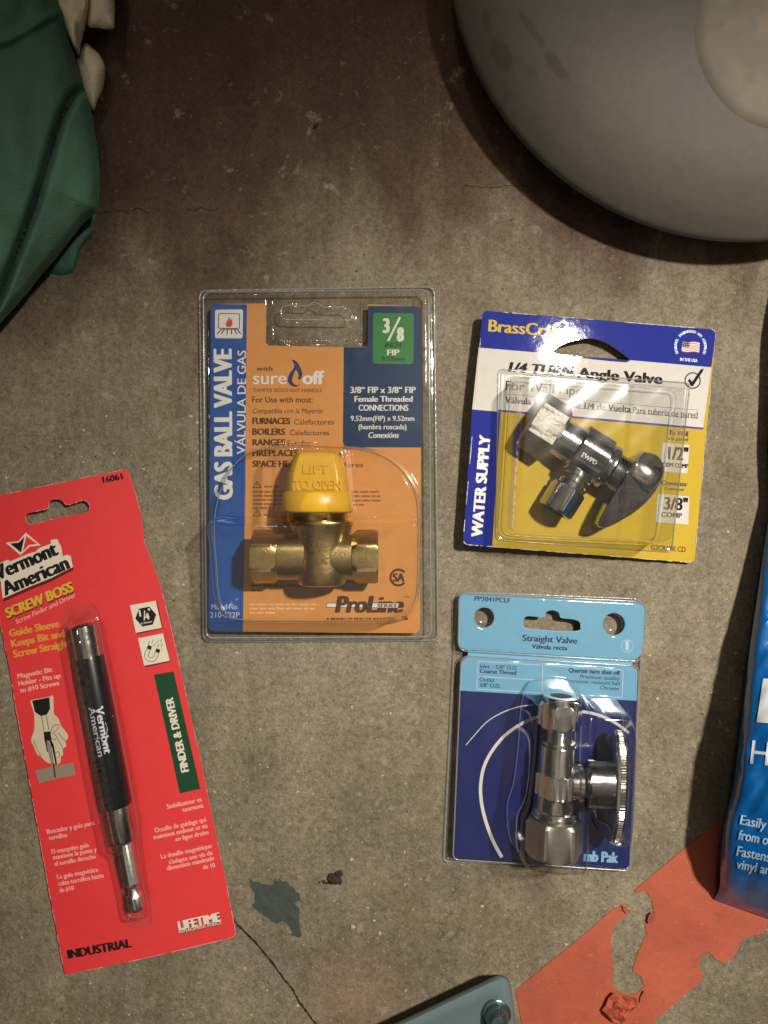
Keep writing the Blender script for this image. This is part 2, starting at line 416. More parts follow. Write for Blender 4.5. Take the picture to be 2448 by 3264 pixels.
    for src, h_ in ((noise(47, 6, 0.68, rot(.8, .5, .35)), 0.0006), (noise(330, 6, 0.75, rot(.4, .9, 1.1)), 0.0005)):
        bp = nd(n, 'ShaderNodeBump', i_Strength=1.0, i_Distance=h_); L(src, bp.inputs['Height'])
        if prev: L(prev, bp.inputs['Normal'])
        prev = bp.outputs[0]
    iv = nd(n, 'ShaderNodeBump', i_Strength=1.0, i_Distance=0.0004); iv.invert = True; L(a2, iv.inputs['Height']); L(prev, iv.inputs['Normal'])
    L(iv.outputs[0], b.inputs['Normal'])
    return m
M_CONC = concrete()
fb = MB(); fb.add([(-1.6, -1.6, 0), (1.6, -1.6, 0), (1.6, 1.6, 0), (-1.6, 1.6, 0)], [(0, 1, 2, 3)], M_CONC)
floor = fb.build('floor', smooth=0); floor['kind'] = 'structure'
floor['label'] = 'worn grey brown concrete floor with aggregate specks'
M_CRACK = mat('crack_dirt', '1f1d1a', 0.95, var=0.3, vscale=400)
def crack(pts, w0, w1, seed, amp):
    rnd = random.Random(seed); q = smooth_open(pts, 10); mb = MB(); n = len(q)
    Lp, Rp = [], []
    for i, p in enumerate(q):
        a = q[max(0, i - 1)]; c = q[min(n - 1, i + 1)]; dx, dy = c[0] - a[0], c[1] - a[1]; L_ = math.hypot(dx, dy) or 1
        hw = rnd.uniform(w0, w1) / 2; jx, jy = rnd.uniform(-amp, amp), rnd.uniform(-amp, amp)
        Lp.append((p[0] + jx - dy / L_ * hw, p[1] + jy + dx / L_ * hw)); Rp.append((p[0] + jx + dy / L_ * hw, p[1] + jy - dx / L_ * hw))
    for i in range(n - 1):
        mb.poly([Lp[i], Lp[i + 1], Rp[i + 1], Rp[i]], 0.00012, M_CRACK)
    o = mb.build('crack', floor, smooth=0); return o
crack(M(R11, [(90, 530), (150, 600), (240, 690), (380, 850), (480, 990), (540, 1060), (600, 1165), (660, 1250), (740, 1360), (840, 1500)]), 3.5, 9, 3, 1.2)
crack(M(R8, [(560, 1372), (690, 1362), (740, 1350), (830, 1352), (890, 1335), (920, 1352), (960, 1362)]), 0.5, 4, 5, 3.5)
crack(M(R8, [(1200, 1340), (1250, 1350), (1290, 1330), (1330, 1345), (1400, 1340)]), 0.5, 3.5, 8, 3)
crack([(1480, 590), (1560, 598), (1640, 592), (1720, 600)], 0.4, 2.5, 9, 3)

M_STAIN = mat('teal_paint', '3f4843', 0.62, bump=((500, 0.0003),), var=0.22, vscale=160)
mb = MB()
mb.slab(ragged(M(R11, [(222, 238), (262, 262), (300, 268), (350, 285), (400, 288), (418, 240), (432, 262), (450, 238), (470, 262), (500, 262), (530, 290), (560, 312), (580, 340), (605, 352), (608, 400), (582, 415), (570, 432), (602, 470), (605, 590), (622, 670), (600, 686), (570, 672), (545, 672), (545, 640), (525, 600), (500, 572), (470, 560), (430, 580), (405, 568), (330, 510), (290, 490), (240, 440), (268, 415), (262, 345), (232, 300)]), 1.6, 3, 4), 0, 0.00018, M_STAIN)
tag(mb.build('paint_stain', smooth=0), 'ragged dark teal paint stain on the bare concrete near the red card', 'stain')

M_CRUMB = mat('dirt_crumb', '3a2a22', 0.9, bump=((500, 0.001),), var=0.35, vscale=300)
def lump(mb, c, r, seed, m, sub=2, sq=0.7):
    bm = bmesh.new(); bmesh.ops.create_icosphere(bm, subdivisions=sub, radius=1)
    vs = []
    for v in bm.verts:
        k = 1 + 0.55 * mnoise.noise(v.co * 1.7 + Vector((seed, 0, 0)))
        vs.append((c[0] + v.co.x * r * k, c[1] + v.co.y * r * k, c[2] + v.co.z * r * k * sq))
    mb.add(vs, [tuple(q.index for q in f.verts) for f in bm.faces], m); bm.free()
mb = MB()
for (x, y, r, s_) in ((855, 240, 15, 1), (890, 250, 13, 2), (903, 205, 12, 3), (840, 262, 8, 4), (910, 262, 8, 6)):
    px, py = R11(x, y); lump(mb, P(px, py, r * S * .55), r * S, s_, M_CRUMB)
tag(mb.build('dirt_crumb', smooth=0), 'small dark brown crumb of dirt lying beside the teal stain', 'dirt crumb')
mb = MB()
for (x, y, r, s_) in ((790, 264, 6, 1), (808, 272, 4, 2), (752, 268, 3, 3)):
    px, py = R11(x, y); lump(mb, P(px, py, r * S * .5), r * S, s_, M_CRUMB)
tag(mb.build('dirt_crumb', smooth=0), 'tiny scattered specks of dirt left of the larger brown crumb', 'dirt crumb')
mb = MB(); lump(mb, P(1007, 400, .0008), 8 * S, 12, M_CRUMB)
tag(mb.build('dirt_crumb', smooth=0), 'lone dark seed-like speck on the brown stained floor between green bag and drum', 'dirt crumb')
M_PEB = mat('pale_grit', 'b7ab98', 0.8, var=0.2, vscale=300)
for (x, y, r, lb) in ((1005, 605, 9, 'pale white grit chip on the concrete below the brown crumb'), (1210, 655, 7, 'small pale grit chip right of the larger white chip')):
    mb = MB(); px, py = R11(x, y); lump(mb, P(px, py, r * S * .4), r * S, x, M_PEB, 1)
    tag(mb.build('grit_chip', smooth=0), lb, 'grit')

# ------------------------------------------------------------------ peeling orange sheet
def orange_film():
    m, n, b = newmat('orange_film'); L = n.links.new; t = nd(n, 'ShaderNodeTexCoord'); ob = t.outputs['Object']
    def noise(sc_, det=5.0, r=0.6):
        q = nd(n, 'ShaderNodeTexNoise', i_Scale=sc_, i_Detail=det, i_Roughness=r); L(ob, q.inputs['Vector']); return q.outputs['Fac']
    c = ramp(n, noise(22), [(0.3, lin('a35241')), (0.5, lin('b45a43')), (0.7, lin('bd6347'))])
    c = mixc(n, ramp(n, noise(75, 7, 0.7), [(0.56, (0, 0, 0)), (0.72, (0.4, 0.4, 0.4))]), c, lin('7d4a38'))
    c = mixc(n, ramp(n, noise(330, 4, 0.65), [(0.66, (0, 0, 0)), (0.70, (0.75, 0.75, 0.75))]), c, lin('85765f'))
    c = mixc(n, ramp(n, noise(240, 4, 0.65), [(0.30, (0.6, 0.6, 0.6)), (0.34, (0, 0, 0))]), c, lin('d98060'))
    L(c, b.inputs['Base Color']); b.inputs['Roughness'].default_value = 0.62; b.inputs['Specular IOR Level'].default_value = 0.35
    p = None
    for src, h_ in ((noise(25, 3), 0.0018), (noise(330, 6, 0.7), 0.0004)):
        bp = nd(n, 'ShaderNodeBump', i_Strength=1.0, i_Distance=h_); L(src, bp.inputs['Height'])
        if p: L(p, bp.inputs['Normal'])
        p = bp.outputs[0]
    L(p, b.inputs['Normal']); return m
M_ORANGE = orange_film()
outl = [(572, 806), (650, 742), (860, 572), (985, 462), (1030, 438), (1042, 470), (1062, 462), (1050, 482), (1004, 520), (986, 560), (984, 640), (995, 740), (990, 790), (1020, 815), (1062, 826), (1105, 810), (1127, 790), (1112, 745), (1076, 726), (1100, 640), (1135, 570), (1135, 560), (1128, 522), (1145, 490), (1166, 462), (1160, 410), (1130, 380), (1100, 388), (1080, 378),
        (1340, 163), (1540, -3), (1760, -60), (1800, 420), (1659, 508), (1640, 560), (1600, 566), (1560, 580), (1538, 600), (1524, 640), (1510, 662), (1470, 692), (1448, 678), (1430, 672), (1412, 650), (1400, 640), (1372, 662), (1366, 720), (1380, 740), (1368, 768), (1300, 826), (1200, 912), (1158, 952), (1050, 1050), (760, 1100), (612, 1020), (586, 880)]
# fine raggedness only on torn stretches
torn = []
for i, p in enumerate(outl):
    a = p; c = outl[(i + 1) % len(outl)]
    L_ = math.hypot(c[0] - a[0], c[1] - a[1])
    torn.append(a)
    if 4 <= i < 28 or 32 <= i < 49:
        rnd = random.Random(i); k = max(1, int(L_ / 12))
        for j in range(1, k):
            t = j / k; torn.append((a[0] + (c[0] - a[0]) * t + rnd.uniform(-3, 3), a[1] + (c[1] - a[1]) * t + rnd.uniform(-3, 3)))
tp = root('orange_tape', 'torn and peeling orange film stuck on the concrete at the bottom right', 'tape', P(*R7(1180, 640)))
mb = MB(); mb.slab(M(R7, torn), 0.0001, 0.00045, M_ORANGE); mb.build('film', tp, smooth=0)
def flap(pts, nm, hfun, nsub=5):
    """crumpled lifted bit of film: fan of small faces with noisy height"""
    mb = MB(); cx = sum(p[0] for p in pts) / len(pts); cy = sum(p[1] for p in pts) / len(pts); n = len(pts)
    rings = []
    for k in range(nsub + 1):
        f = 1 - k / nsub
        rings.append([(cx + (p[0] - cx) * f, cy + (p[1] - cy) * f) for p in pts])
    vs = []
    for r in rings:
        for p in r:
            q = R7(*p); vs.append(P(q[0], q[1], hfun(p[0], p[1])))
    fs = [(k * n + i, k * n + (i + 1) % n, (k + 1) * n + (i + 1) % n, (k + 1) * n + i) for k in range(nsub) for i in range(n)]
    mb.add(vs, fs, M_ORANGE); o = mb.build(nm, tp, smooth=0)
    sd_ = o.modifiers.new('thick', 'SOLIDIFY'); sd_.thickness = 0.0003
    return o
hn = lambda x, y: 0.0020 + 0.0030 * abs(mnoise.noise(Vector((x * .021, y * .021, 1.3)))) * 2 + 0.0012 * mnoise.noise(Vector((x * .06, y * .06, 4)))
flap([(998, 815), (1030, 828), (1062, 832), (1095, 838), (1098, 868), (1082, 888), (1058, 905), (1045, 935), (1020, 952), (990, 940), (968, 912), (945, 890), (960, 870), (972, 838)], 'torn_flap', hn)
flap([(1148, 478), (1174, 464), (1170, 500), (1150, 520), (1140, 505)], 'torn_flap', lambda x, y: 0.0018 + (x - 1140) * .00005)
flap([(1032, 440), (1048, 448), (1066, 466), (1050, 472), (1036, 462)], 'torn_flap', lambda x, y: 0.0012 + (x - 1030) * .00003)
flap([(1108, 838), (1124, 808), (1136, 812), (1130, 835), (1116, 852), (1106, 860)], 'torn_flap', lambda x, y: 0.002 + (y - 808) * -.00002)

# ------------------------------------------------------------------ teal plastic case (corner in frame)
M_TEAL = mat('teal_plastic', '64777a', 0.42, spec=0.5, var=0.03, bump=((900, 0.00006),))
M_TEALD = mat('teal_metal', '6f8588', 0.22, metal=0.85, var=0.05, bump=((120, 0.0004),))
case = root('plastic_case', 'grey teal plastic case with rounded corner and round latch knob at the bottom edge', 'case', P(1500, 3500))
mb = MB()
cor = [(1180, 3299), (1623, 3089), (1690, 3660), (1180, 3960), (560, 3600)]
rad = [60, 62, 80, 80, 60]
def inset(poly, d):
    n = len(poly); out = []
    ar = sum(poly[i][0] * poly[(i + 1) % n][1] - poly[(i + 1) % n][0] * poly[i][1] for i in range(n)); sg = 1 if ar > 0 else -1
    for i in range(n):
        p, a, b = Vector(poly[i]), Vector(poly[i - 1]), Vector(poly[(i + 1) % n])
        e1 = (p - a).normalized(); e2 = (b - p).normalized()
        n1 = Vector((-e1.y, e1.x)) * sg; n2 = Vector((-e2.y, e2.x)) * sg
        k = (n1 + n2); k = k / max(0.3, k.dot(n1)); out.append(tuple(p + k * d))
    return out
levels = [(0, 0.0, -6), (0.004, 0, 0), (0.016, 0, 0)]
lv = [(0.0005, 6), (0.003, 0), (0.015, 2), (0.0175, 6), (0.019, 14), (0.0195, 30), (0.0192, 52), (0.0182, 60), (0.0182, 200)]
rings = []
for z, d in lv:
    q = rrect(inset(cor, d), [max(8, r - d * .6) for r in rad], 10); rings.append([P(p[0], p[1], z) for p in q])
n_ = len(rings[0]); vs = [v for r in rings for v in r]
fs = [(k * n_ + i, (k + 1) * n_ + i, (k + 1) * n_ + (i + 1) % n_, k * n_ + (i + 1) % n_) for k in range(len(rings) - 1) for i in range(n_)]
fs = [f[::-1] for f in fs]; fs.append(tuple(range((len(rings) - 1) * n_, len(rings) * n_))[::-1])
mb.add(vs, fs, M_TEAL); cs = mb.build('lid', case, smooth=40)
bm = bmesh.new(); bm.from_mesh(cs.data); bmesh.ops.recalc_face_normals(bm, faces=bm.faces); bm.to_mesh(cs.data); bm.free()
mb = MB(); px, py = R7(488, 905); c = P(px, py, 0.0182); r0 = 36 * S
mb.lathe([(0, r0 * 1.25), (0.0012, r0 * 1.22), (0.0018, r0 * 1.05), (0.0018, r0), (0.004, r0 * .98), (0.0065, r0 * .86), (0.008, r0 * .6), (0.0085, r0 * .2)], c, (0, 0, 1), (0, 1, 0), M_TEALD, 40)
kn = mb.build('latch_knob', case)
# ------------------------------------------------------------------ grey drum
def drum_mat():
    m, n, b = newmat('drum_shell'); L = n.links.new
    t = nd(n, 'ShaderNodeTexCoord'); ob = t.outputs['Object']
    q = nd(n, 'ShaderNodeTexNoise', i_Scale=11, i_Detail=6.0); L(ob, q.inputs['Vector'])
    base = ramp(n, q.outputs['Fac'], [(0.3, lin('5f5a50')), (0.7, lin('716b60'))])
    q2 = nd(n, 'ShaderNodeTexNoise', i_Scale=300, i_Detail=4.0); L(ob, q2.inputs['Vector'])
    base = mixc(n, 0.4, base, ramp(n, q2.outputs['Fac'], [(0.3, (0.8, 0.8, 0.8)), (0.7, (1.15, 1.15, 1.15))]), 'MULTIPLY')
    return m, n, b, ob, base
dz = 0.0225; dR = 954 * S * (H - dz) / H; dc = P(2380, -186, dz); dc = (dc[0], dc[1])
prof = [(0.0, 0.088), (0.03, 0.0876), (0.055, 0.0862), (0.08, 0.082), (0.102, 0.0745), (0.118, 0.0655), (0.129, 0.054), (0.1348, 0.043), (dR, dz), (0.1355, 0.030), (0.132, 0.022), (0.124, 0.013), (0.112, 0.006), (0.10, 0.002), (0.09, 0.001), (0.0, 0.001)]
prof = [(r, z * 0.625) for r, z in prof[:8]] + [(dR, dz)] + [(r + dR - 0.1363, z * 0.625) for r, z in prof[9:15]] + [prof[15]]
prof = [(r if i < 5 else r + (dR - 0.1363) * min(1, (i - 4) / 4) if i < 8 else r, z) for i, (r, z) in enumerate(prof)]
def drum_z(r):
    up = prof[:9]
    for (a, za), (b, zb) in zip(up, up[1:]):
        if r <= b: return za + (zb - za) * (r - a) / (b - a)
    return dz
m, n, b, ob, base = drum_mat(); L = n.links.new
def smear(px, py, z, lx, ly, ang, off):
    """scuff mark with its own ragged outline"""
    for _ in range(6):
        c = P(px, py, z); z = drum_z(math.hypot(c[0] - dc[0], c[1] - dc[1]))
    mp = nd(n, 'ShaderNodeMapping', vector_type='TEXTURE'); mp.inputs['Location'].default_value = (c[0] - dc[0], c[1] - dc[1], 0); mp.inputs['Rotation'].default_value = (0, 0, math.radians(ang)); mp.inputs['Scale'].default_value = (lx, ly, 1)
    L(ob, mp.inputs['Vector'])
    sx = nd(n, 'ShaderNodeSeparateXYZ'); L(mp.outputs[0], sx.inputs[0]); cx = nd(n, 'ShaderNodeCombineXYZ'); L(sx.outputs[0], cx.inputs[0]); L(sx.outputs[1], cx.inputs[1])
    ln = nd(n, 'ShaderNodeVectorMath', operation='LENGTH'); L(cx.outputs[0], ln.inputs[0])
    q = nd(n, 'ShaderNodeTexNoise', i_Scale=75, i_Detail=4.0); L(ob, q.inputs['Vector'])
    a = nd(n, 'ShaderNodeMath', operation='MULTIPLY_ADD'); L(q.outputs['Fac'], a.inputs[0]); a.inputs[1].default_value = 0.9; L(ln.outputs['Value'], a.inputs[2])
    return ramp(n, a.outputs[0], [(0.75, (off, off, off)), (1.5, (0, 0, 0))])
for (x, y, lx, ly, ang, o_) in ((318, 280, 0.0065, 0.022, 27, .5), (240, 120, 0.004, 0.013, 17, .35), (590, 330, 0.0042, 0.019, 36, .5), (470, 150, 0.0036, 0.022, 33, .4), (420, 330, 0.005, 0.016, 40, .2)):
    px, py = R9(x, y); base = mixc(n, smear(px, py, 0.045, lx, ly, ang, o_), base, lin('453d2e'))
L(base, b.inputs['Base Color']); b.inputs['Roughness'].default_value = 0.55; b.inputs['Specular IOR Level'].default_value = 0.35
drum = root('drum', 'large rounded grey drum with dark scuffs and a worn cream patch', 'drum', (dc[0], dc[1], 0))
mb = MB()
spl = smooth_open([(p[0] * 1000, p[1] * 1000) for p in prof], 4)
mb.lathe([(p[1] / 1000, max(0.0004, p[0] / 1000)) for p in spl], (dc[0], dc[1], 0), (0, 0, 1), (0, 1, 0), m, 160)
o = mb.build('drum_shell', drum, smooth=60)
bm = bmesh.new(); bm.from_mesh(o.data); bmesh.ops.recalc_face_normals(bm, faces=bm.faces); bm.to_mesh(o.data); bm.free()
# worn cream cap disc lying on the shell
def cap_mat(c, r):
    m, n, b = newmat('worn_cream'); L = n.links.new
    t = nd(n, 'ShaderNodeTexCoord'); q = nd(n, 'ShaderNodeTexNoise', i_Scale=34, i_Detail=7.0, i_Roughness=0.65); L(t.outputs['Object'], q.inputs['Vector'])
    cream = ramp(n, q.outputs['Fac'], [(0.32, lin('67635a')), (0.45, lin('7a7363')), (0.6, lin('8d8168')), (0.72, lin('887352'))])
    d = nd(n, 'ShaderNodeVectorMath', operation='DISTANCE'); L(t.outputs['Object'], d.inputs[0]); d.inputs[1].default_value = c
    q2 = nd(n, 'ShaderNodeTexNoise', i_Scale=60, i_Detail=5.0); L(t.outputs['Object'], q2.inputs['Vector'])
    a = nd(n, 'ShaderNodeMath', operation='MULTIPLY_ADD'); L(q2.outputs['Fac'], a.inputs[0]); a.inputs[1].default_value = 0.016; L(d.outputs['Value'], a.inputs[2])
    fade = ramp(n, a.outputs[0], [(r * 0.75 + 0.008, (0, 0, 0)), (r * 0.98 + 0.008, (0.85, 0.85, 0.85))])
    L(mixc(n, fade, cream, lin('6a655a')), b.inputs['Base Color'])
    b.inputs['Roughness'].default_value = 0.6; return m
cz = 0.051; cc = P(2515, 92, cz); cr = 316 * S * (H - cz) / H
mb = MB(); vs = []; fs = []; nr, na = 14, 72
for i in range(nr + 1):
    f = i / nr
    for j in range(na):
        a = 2 * math.pi * j / na
        x = cc[0] + cr * f * math.cos(a); y = cc[1] + cr * f * math.sin(a)
        z = drum_z(math.hypot(x - dc[0], y - dc[1])) + 0.0006 + (0.0005 if f < .9 else 0.0005 * (1 - ((f - .9) / .1) ** 2)) - (0.0012 if i == nr else 0) 
        vs.append((x, y, z))
for i in range(nr):
    for j in range(na):
        fs.append((i * na + j, (i + 1) * na + j, (i + 1) * na + (j + 1) % na, i * na + (j + 1) % na))
mb.add(vs, fs, cap_mat((cc[0] - dc[0], cc[1] - dc[1], cz), cr)); mb.build('cream_cap', drum, smooth=60)

# ------------------------------------------------------------------ green cloth bag and the cream bundle behind it
def fabric(name, color, sc_=900, var=0.12, rough=0.85):
    return mat(name, color, rough, spec=0.25, var=var, vscale=35, bump=((60, 0.0012), (sc_, 0.0004)))
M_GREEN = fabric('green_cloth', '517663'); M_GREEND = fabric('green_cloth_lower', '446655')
edge = smooth_open(M(R8, [(350, -700), (372, -300), (400, 0), (430, 200), (482, 370), (545, 575), (590, 735), (610, 850), (632, 1000), (642, 1150), (638, 1250), (628, 1340), (590, 1385), (520, 1452), (390, 1618), (260, 1772), (130, 1930), (0, 2075), (-160, 2240), (-380, 2420)]), 8)
ey = np.array([p[1] for p in edge]); ex = np.array([p[0] for p in edge])
oi = np.argsort(ey); ey, ex = ey[oi], ex[oi]
crease = M(R8, [(560, 560), (480, 610), (430, 690), (380, 800), (300, 1060), (210, 1350), (110, 1620), (0, 1900), (-120, 2150)])
cseg = smooth_open(crease, 6)
seam = M(R8, [(-60, 285), (60, 250), (170, 190), (300, 110), (420, 60)])
def polydist(px, py, pts):
    best = 1e9; side = 0
    for a, c in zip(pts, pts[1:]):
        dx, dy = c[0] - a[0], c[1] - a[1]; L2 = dx * dx + dy * dy
        t = max(0, min(1, ((px - a[0]) * dx + (py - a[1]) * dy) / L2))
        d = math.hypot(px - a[0] - t * dx, py - a[1] - t * dy)
        if d < best: best = d; side = (px - a[0]) * dy - (py - a[1]) * dx
    return best, side
def green_z(px, py, d):
    z = 0.020 + 0.030 * (1 - math.exp(-d / 120))
    z *= 1 if d > 30 else (0.72 + 0.28 * math.sin(d / 30 * math.pi / 2))
    cd, side = polydist(px, py, cseg)
    z -= 0.008 * math.exp(-(cd / 15) ** 2)
    if side > 0: z += 0.004 * math.exp(-cd / 90) * (1 - math.exp(-(cd / 14) ** 2))
    else: z -= 0.003 * math.exp(-cd / 60)
    sd_, _ = polydist(px, py, seam); z += 0.0022 * math.exp(-(sd_ / 16) ** 2)
    z += 0.006 * mnoise.noise(Vector((px * .0045, py * .0032, 2.1))) + 0.0016 * mnoise.noise(Vector((px * .014, py * .009, 5.1)))
    return z
gb = root('cloth_bag', 'green cloth bag with a deep fold leaning in at the upper left corner', 'bag', P(0, 400))
ts = [0, .004, .012, .025, .045, .07, .1, .14, .18, .23, .28, .33, .38, .43, .48, .53, .58, .63, .68, .73, .78, .83, .88, .93, 1.0]
ts = [0, .003, .008, .015, .024, .036, .05] + [0.05 + .95 * i / 150 for i in range(1, 151)]
mb = MB(); rows = 300; vs = []; nc = len(ts) + 3; gx = []; gy = []
for i in range(rows + 1):
    py = -340 + (1195 + 340) * i / rows; xe = float(np.interp(py, ey, ex)) + 2.0 * mnoise.noise(Vector((py * .02, 0, 9)))
    gx.append([xe - 58, xe - 30, xe - 8] + [xe - t * (xe + 420) for t in ts]); gy.append([py] * nc)
gx = np.array(gx); gy = np.array(gy)
gd = sdist(gx, gy, [(x, y) for x, y in zip(ex, ey)] + [(-900, float(ey[-1])), (-900, float(ey[0]))])
for i in range(rows + 1):
    for j, z in enumerate((0.0006, 0.004, 0.010)): vs.append(P(gx[i, j], gy[i, j], z))
    for j in range(3, nc): vs.append(P(gx[i, j], gy[i, j], green_z(gx[i, j], gy[i, j], max(0.0, gd[i, j]))))
fs = [(i * nc + j, (i + 1) * nc + j, (i + 1) * nc + j + 1, i * nc + j + 1) for i in range(rows) for j in range(nc - 1)]
mb.add(vs, [f[::-1] for f in fs], M_GREEN); o = mb.build('bag_body', gb, smooth=75)
sd_ = o.modifiers.new('thick', 'SOLIDIFY'); sd_.thickness = 0.0006
# lower layer of the cloth peeping out under the edge
mb = MB()
lt = smooth_loop(M(R8, [(612, 1375), (606, 1440), (598, 1492), (520, 1590), (498, 1660), (472, 1740), (440, 1752), (385, 1764), (300, 1730), (250, 1600), (330, 1450), (480, 1350), (560, 1330)]), 4)
cx = sum(p[0] for p in lt) / len(lt); cy = sum(p[1] for p in lt) / len(lt); vs = []; n_ = len(lt)
for k in range(7):
    f = 1 - k / 6.0
    for p in lt:
        x, y = cx + (p[0] - cx) * f, cy + (p[1] - cy) * f
        z = 0.0015 + 0.0045 * (1 - f ** 3) + 0.001 * mnoise.noise(Vector((x * .03, y * .03, 1)))
        vs.append(P(x, y, z if k else 0.0004))
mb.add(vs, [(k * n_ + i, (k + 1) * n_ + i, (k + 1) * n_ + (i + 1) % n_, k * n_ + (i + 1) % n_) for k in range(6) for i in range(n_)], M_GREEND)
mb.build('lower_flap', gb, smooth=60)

M_CREAM = fabric('cream_cloth', 'e6d9bb', 700, 0.1)
def pad(name, pts, z0, h_, parent, amp, seed, m, k_=8, pw=2.2):
    lt = smooth_loop(pts, 5); cx = sum(p[0] for p in lt) / len(lt); cy = sum(p[1] for p in lt) / len(lt); n_ = len(lt); vs = []; mb = MB()
    for k in range(k_ + 1):
        f = 1 - k / k_
        for p in lt:
            x, y = cx + (p[0] - cx) * f, cy + (p[1] - cy) * f
            z = z0 + h_ * (1 - f ** pw) ** .6 + (amp * mnoise.noise(Vector((x * .02, y * .008, seed))) if k else 0)
            vs.append(P(x, y, max(0.0006, z)))
    under = [P(cx + (p[0] - cx) * .86, cy + (p[1] - cy) * .86, max(0.0003, z0 - h_ * .5)) for p in lt]
    k0 = len(vs); vs += under
    fs = [(k * n_ + i, (k + 1) * n_ + i, (k + 1) * n_ + (i + 1) % n_, k * n_ + (i + 1) % n_) for k in range(k_) for i in range(n_)]
    fs += [(i, (i + 1) % n_, k0 + (i + 1) % n_, k0 + i) for i in range(n_)]
    mb.add(vs, fs, m); o = mb.build(name, parent, smooth=70)
    bm = bmesh.new(); bm.from_mesh(o.data); bmesh.ops.recalc_face_normals(bm, faces=bm.faces); bm.to_mesh(o.data); bm.free(); return o
cb = root('cloth_bundle', 'crumpled cream cloth bundle behind the green bag', 'cloth', P(270, 120))
pad('wrinkled_fold', M(R8, [(330, -260), (560, -220), (572, 0), (560, 120), (520, 280), (500, 350), (440, 240), (380, 100), (340, -80)]), 0.012, 0.010, cb, 0.011, 3, M_CREAM)
pad('flat_fold', M(R8, [(568, -260), (735, -240), (738, -60), (736, 130), (726, 186), (640, 180), (570, 172), (555, 120), (566, -60)]), 0.014, 0.005, cb, 0.002, 7, M_CREAM)
pad('lower_fold', M(R8, [(545, 278), (600, 312), (645, 360), (676, 440), (662, 560), (630, 640), (592, 712), (540, 620), (492, 460), (500, 350)]), 0.006, 0.008, cb, 0.003, 11, M_CREAM)
# ------------------------------------------------------------------ inks and metals shared by the packs
GB = ((28, 0.0003),)
def ink(name, c, rough=0.34, coat=0.35, var=0.03, bump=GB, spec=0.5, coat_rough=0.12): return mat(name, c, rough, spec=spec, coat=coat, var=var, vscale=200, bump=bump, coat_rough=coat_rough)
I_WHITE = ink('white_ink', 'e6e2da'); I_BLACK = ink('black_ink', '1c1a1a', 0.6, .22, spec=.08, coat_rough=.05, bump=((55, 0.00007), (240, 0.00003))); I_GREY = ink('grey_ink', '56534f', 0.6, .22, spec=.08, coat_rough=.05, bump=((55, 0.00007), (240, 0.00003)))
I_ORANGE = ink('orange_print', 'd8924a'); I_BLUE = ink('blue_print', '164f9c'); I_DBLUE = ink('dark_blue_print', '0a3157')
I_GREEN = ink('green_print', '33803d'); I_BROWN = ink('brown_ink', '4a2c17'); I_PALEOR = ink('pale_orange_ink', 'f0b988'); I_FLAME = ink('red_flame_ink', 'd2473c')
I_PALEBL = ink('pale_blue_ink', 'c6d6ee'); I_OLIVE = ink('olive_ink', '17401d'); I_TINY = ink('small_brown_ink', '945c29')
CHROME = mat('chrome', 'dedcd8', 0.16, metal=1.0, var=0.04, bump=((260, 0.00012),))
CHROME_D = mat('dark_chrome', 'a2a3a4', 0.18, metal=1.0, var=0.06, bump=((200, 0.00016),))
NICKEL = mat('brushed_nickel', '858278', 0.5, metal=1.0, var=0.1, vscale=500, bump=((700, 0.00018), (150, 0.0001)))
BRASS = mat('cast_brass', 'c4ab74', 0.31, metal=1.0, var=0.12, vscale=300, bump=((900, 0.00009), (160, 0.00003)))
BRASS_P = mat('polished_brass', 'c3a262', 0.2, metal=1.0, var=0.05, bump=((150, 0.0001),))
YELLOW = mat('yellow_plastic', 'e3ae28', 0.36, var=0.03, bump=((500, 0.00006),))
NICKEL2 = mat('nickel', 'b9b5ab', 0.4, metal=1.0, var=0.06, vscale=300, bump=((300, 0.00008),))
CHROME_L = mat('smoky_chrome', '7d8588', 0.2, metal=1.0, var=0.05, bump=((120, 0.0001),))
BLACKHOLE = mat('dark_bore', '0e0d0c', 0.6)
CLEAR = clearmat('clear_plastic')
CLEAR2 = clearmat('clear_plastic_soft', rough=0.11, bump=((45, 0.00006), (240, 0.00001)))

# ================================================================== gas ball valve pack
gp = root('blister_pack', 'orange and blue card in a clear clamshell holding a brass valve with yellow handle', 'blister pack', P(1010, 1480))
mb = MB(); zc = 0.0060
def q1(*p): return M(R1, p)
cTL, cTR, cBR, cBL = R1(146, 180), R1(1505, 195), R2(1494, 1292), R2(130, 1280)
edge_l = rrect([cTL, cTR, cBR, cBL], [16, 22, 22, 22])
notch = [R1(1160, 182), R1(1160, 440), R1(1150, 456), R1(1003, 458), R1(520, 448), R1(500, 430), R1(503, 175)]
out_ = [p for p in edge_l]
# splice the notch into the top edge (between TL and TR)
k_ = next(i for i in range(len(out_)) if out_[i][0] > 900 and out_[i][1] < 1100)
card_out = out_[:k_] + notch[::-1] + out_[k_:]
M_BOARD = mat('card_board', 'cfc9bd', 0.8)
mb.slab(card_out, zc - 0.0006, zc, I_ORANGE, M_BOARD)
z1 = zc + 6e-5; z2 = zc + 1.2e-4; z3 = zc + 1.8e-4; z4 = zc + 2.4e-4
nl = 7
left_pts = [p for p in out_[:nl]]; bl_pts = out_[21:28]
strip = left_pts + [R1(378, 183), R1(368, 1290), R2(368, 350), R2(352, 1283)] + bl_pts
mb.poly(strip, z1, I_BLUE)
tr_pts = out_[7:14]
mb.poly([R1(1160, 192)] + tr_pts + [R1(1505, 1105), R1(1050, 1104), R1(1010, 1098), R1(997, 1070), R1(1003, 459), R1(1150, 457), R1(1160, 441)], z1, I_DBLUE)
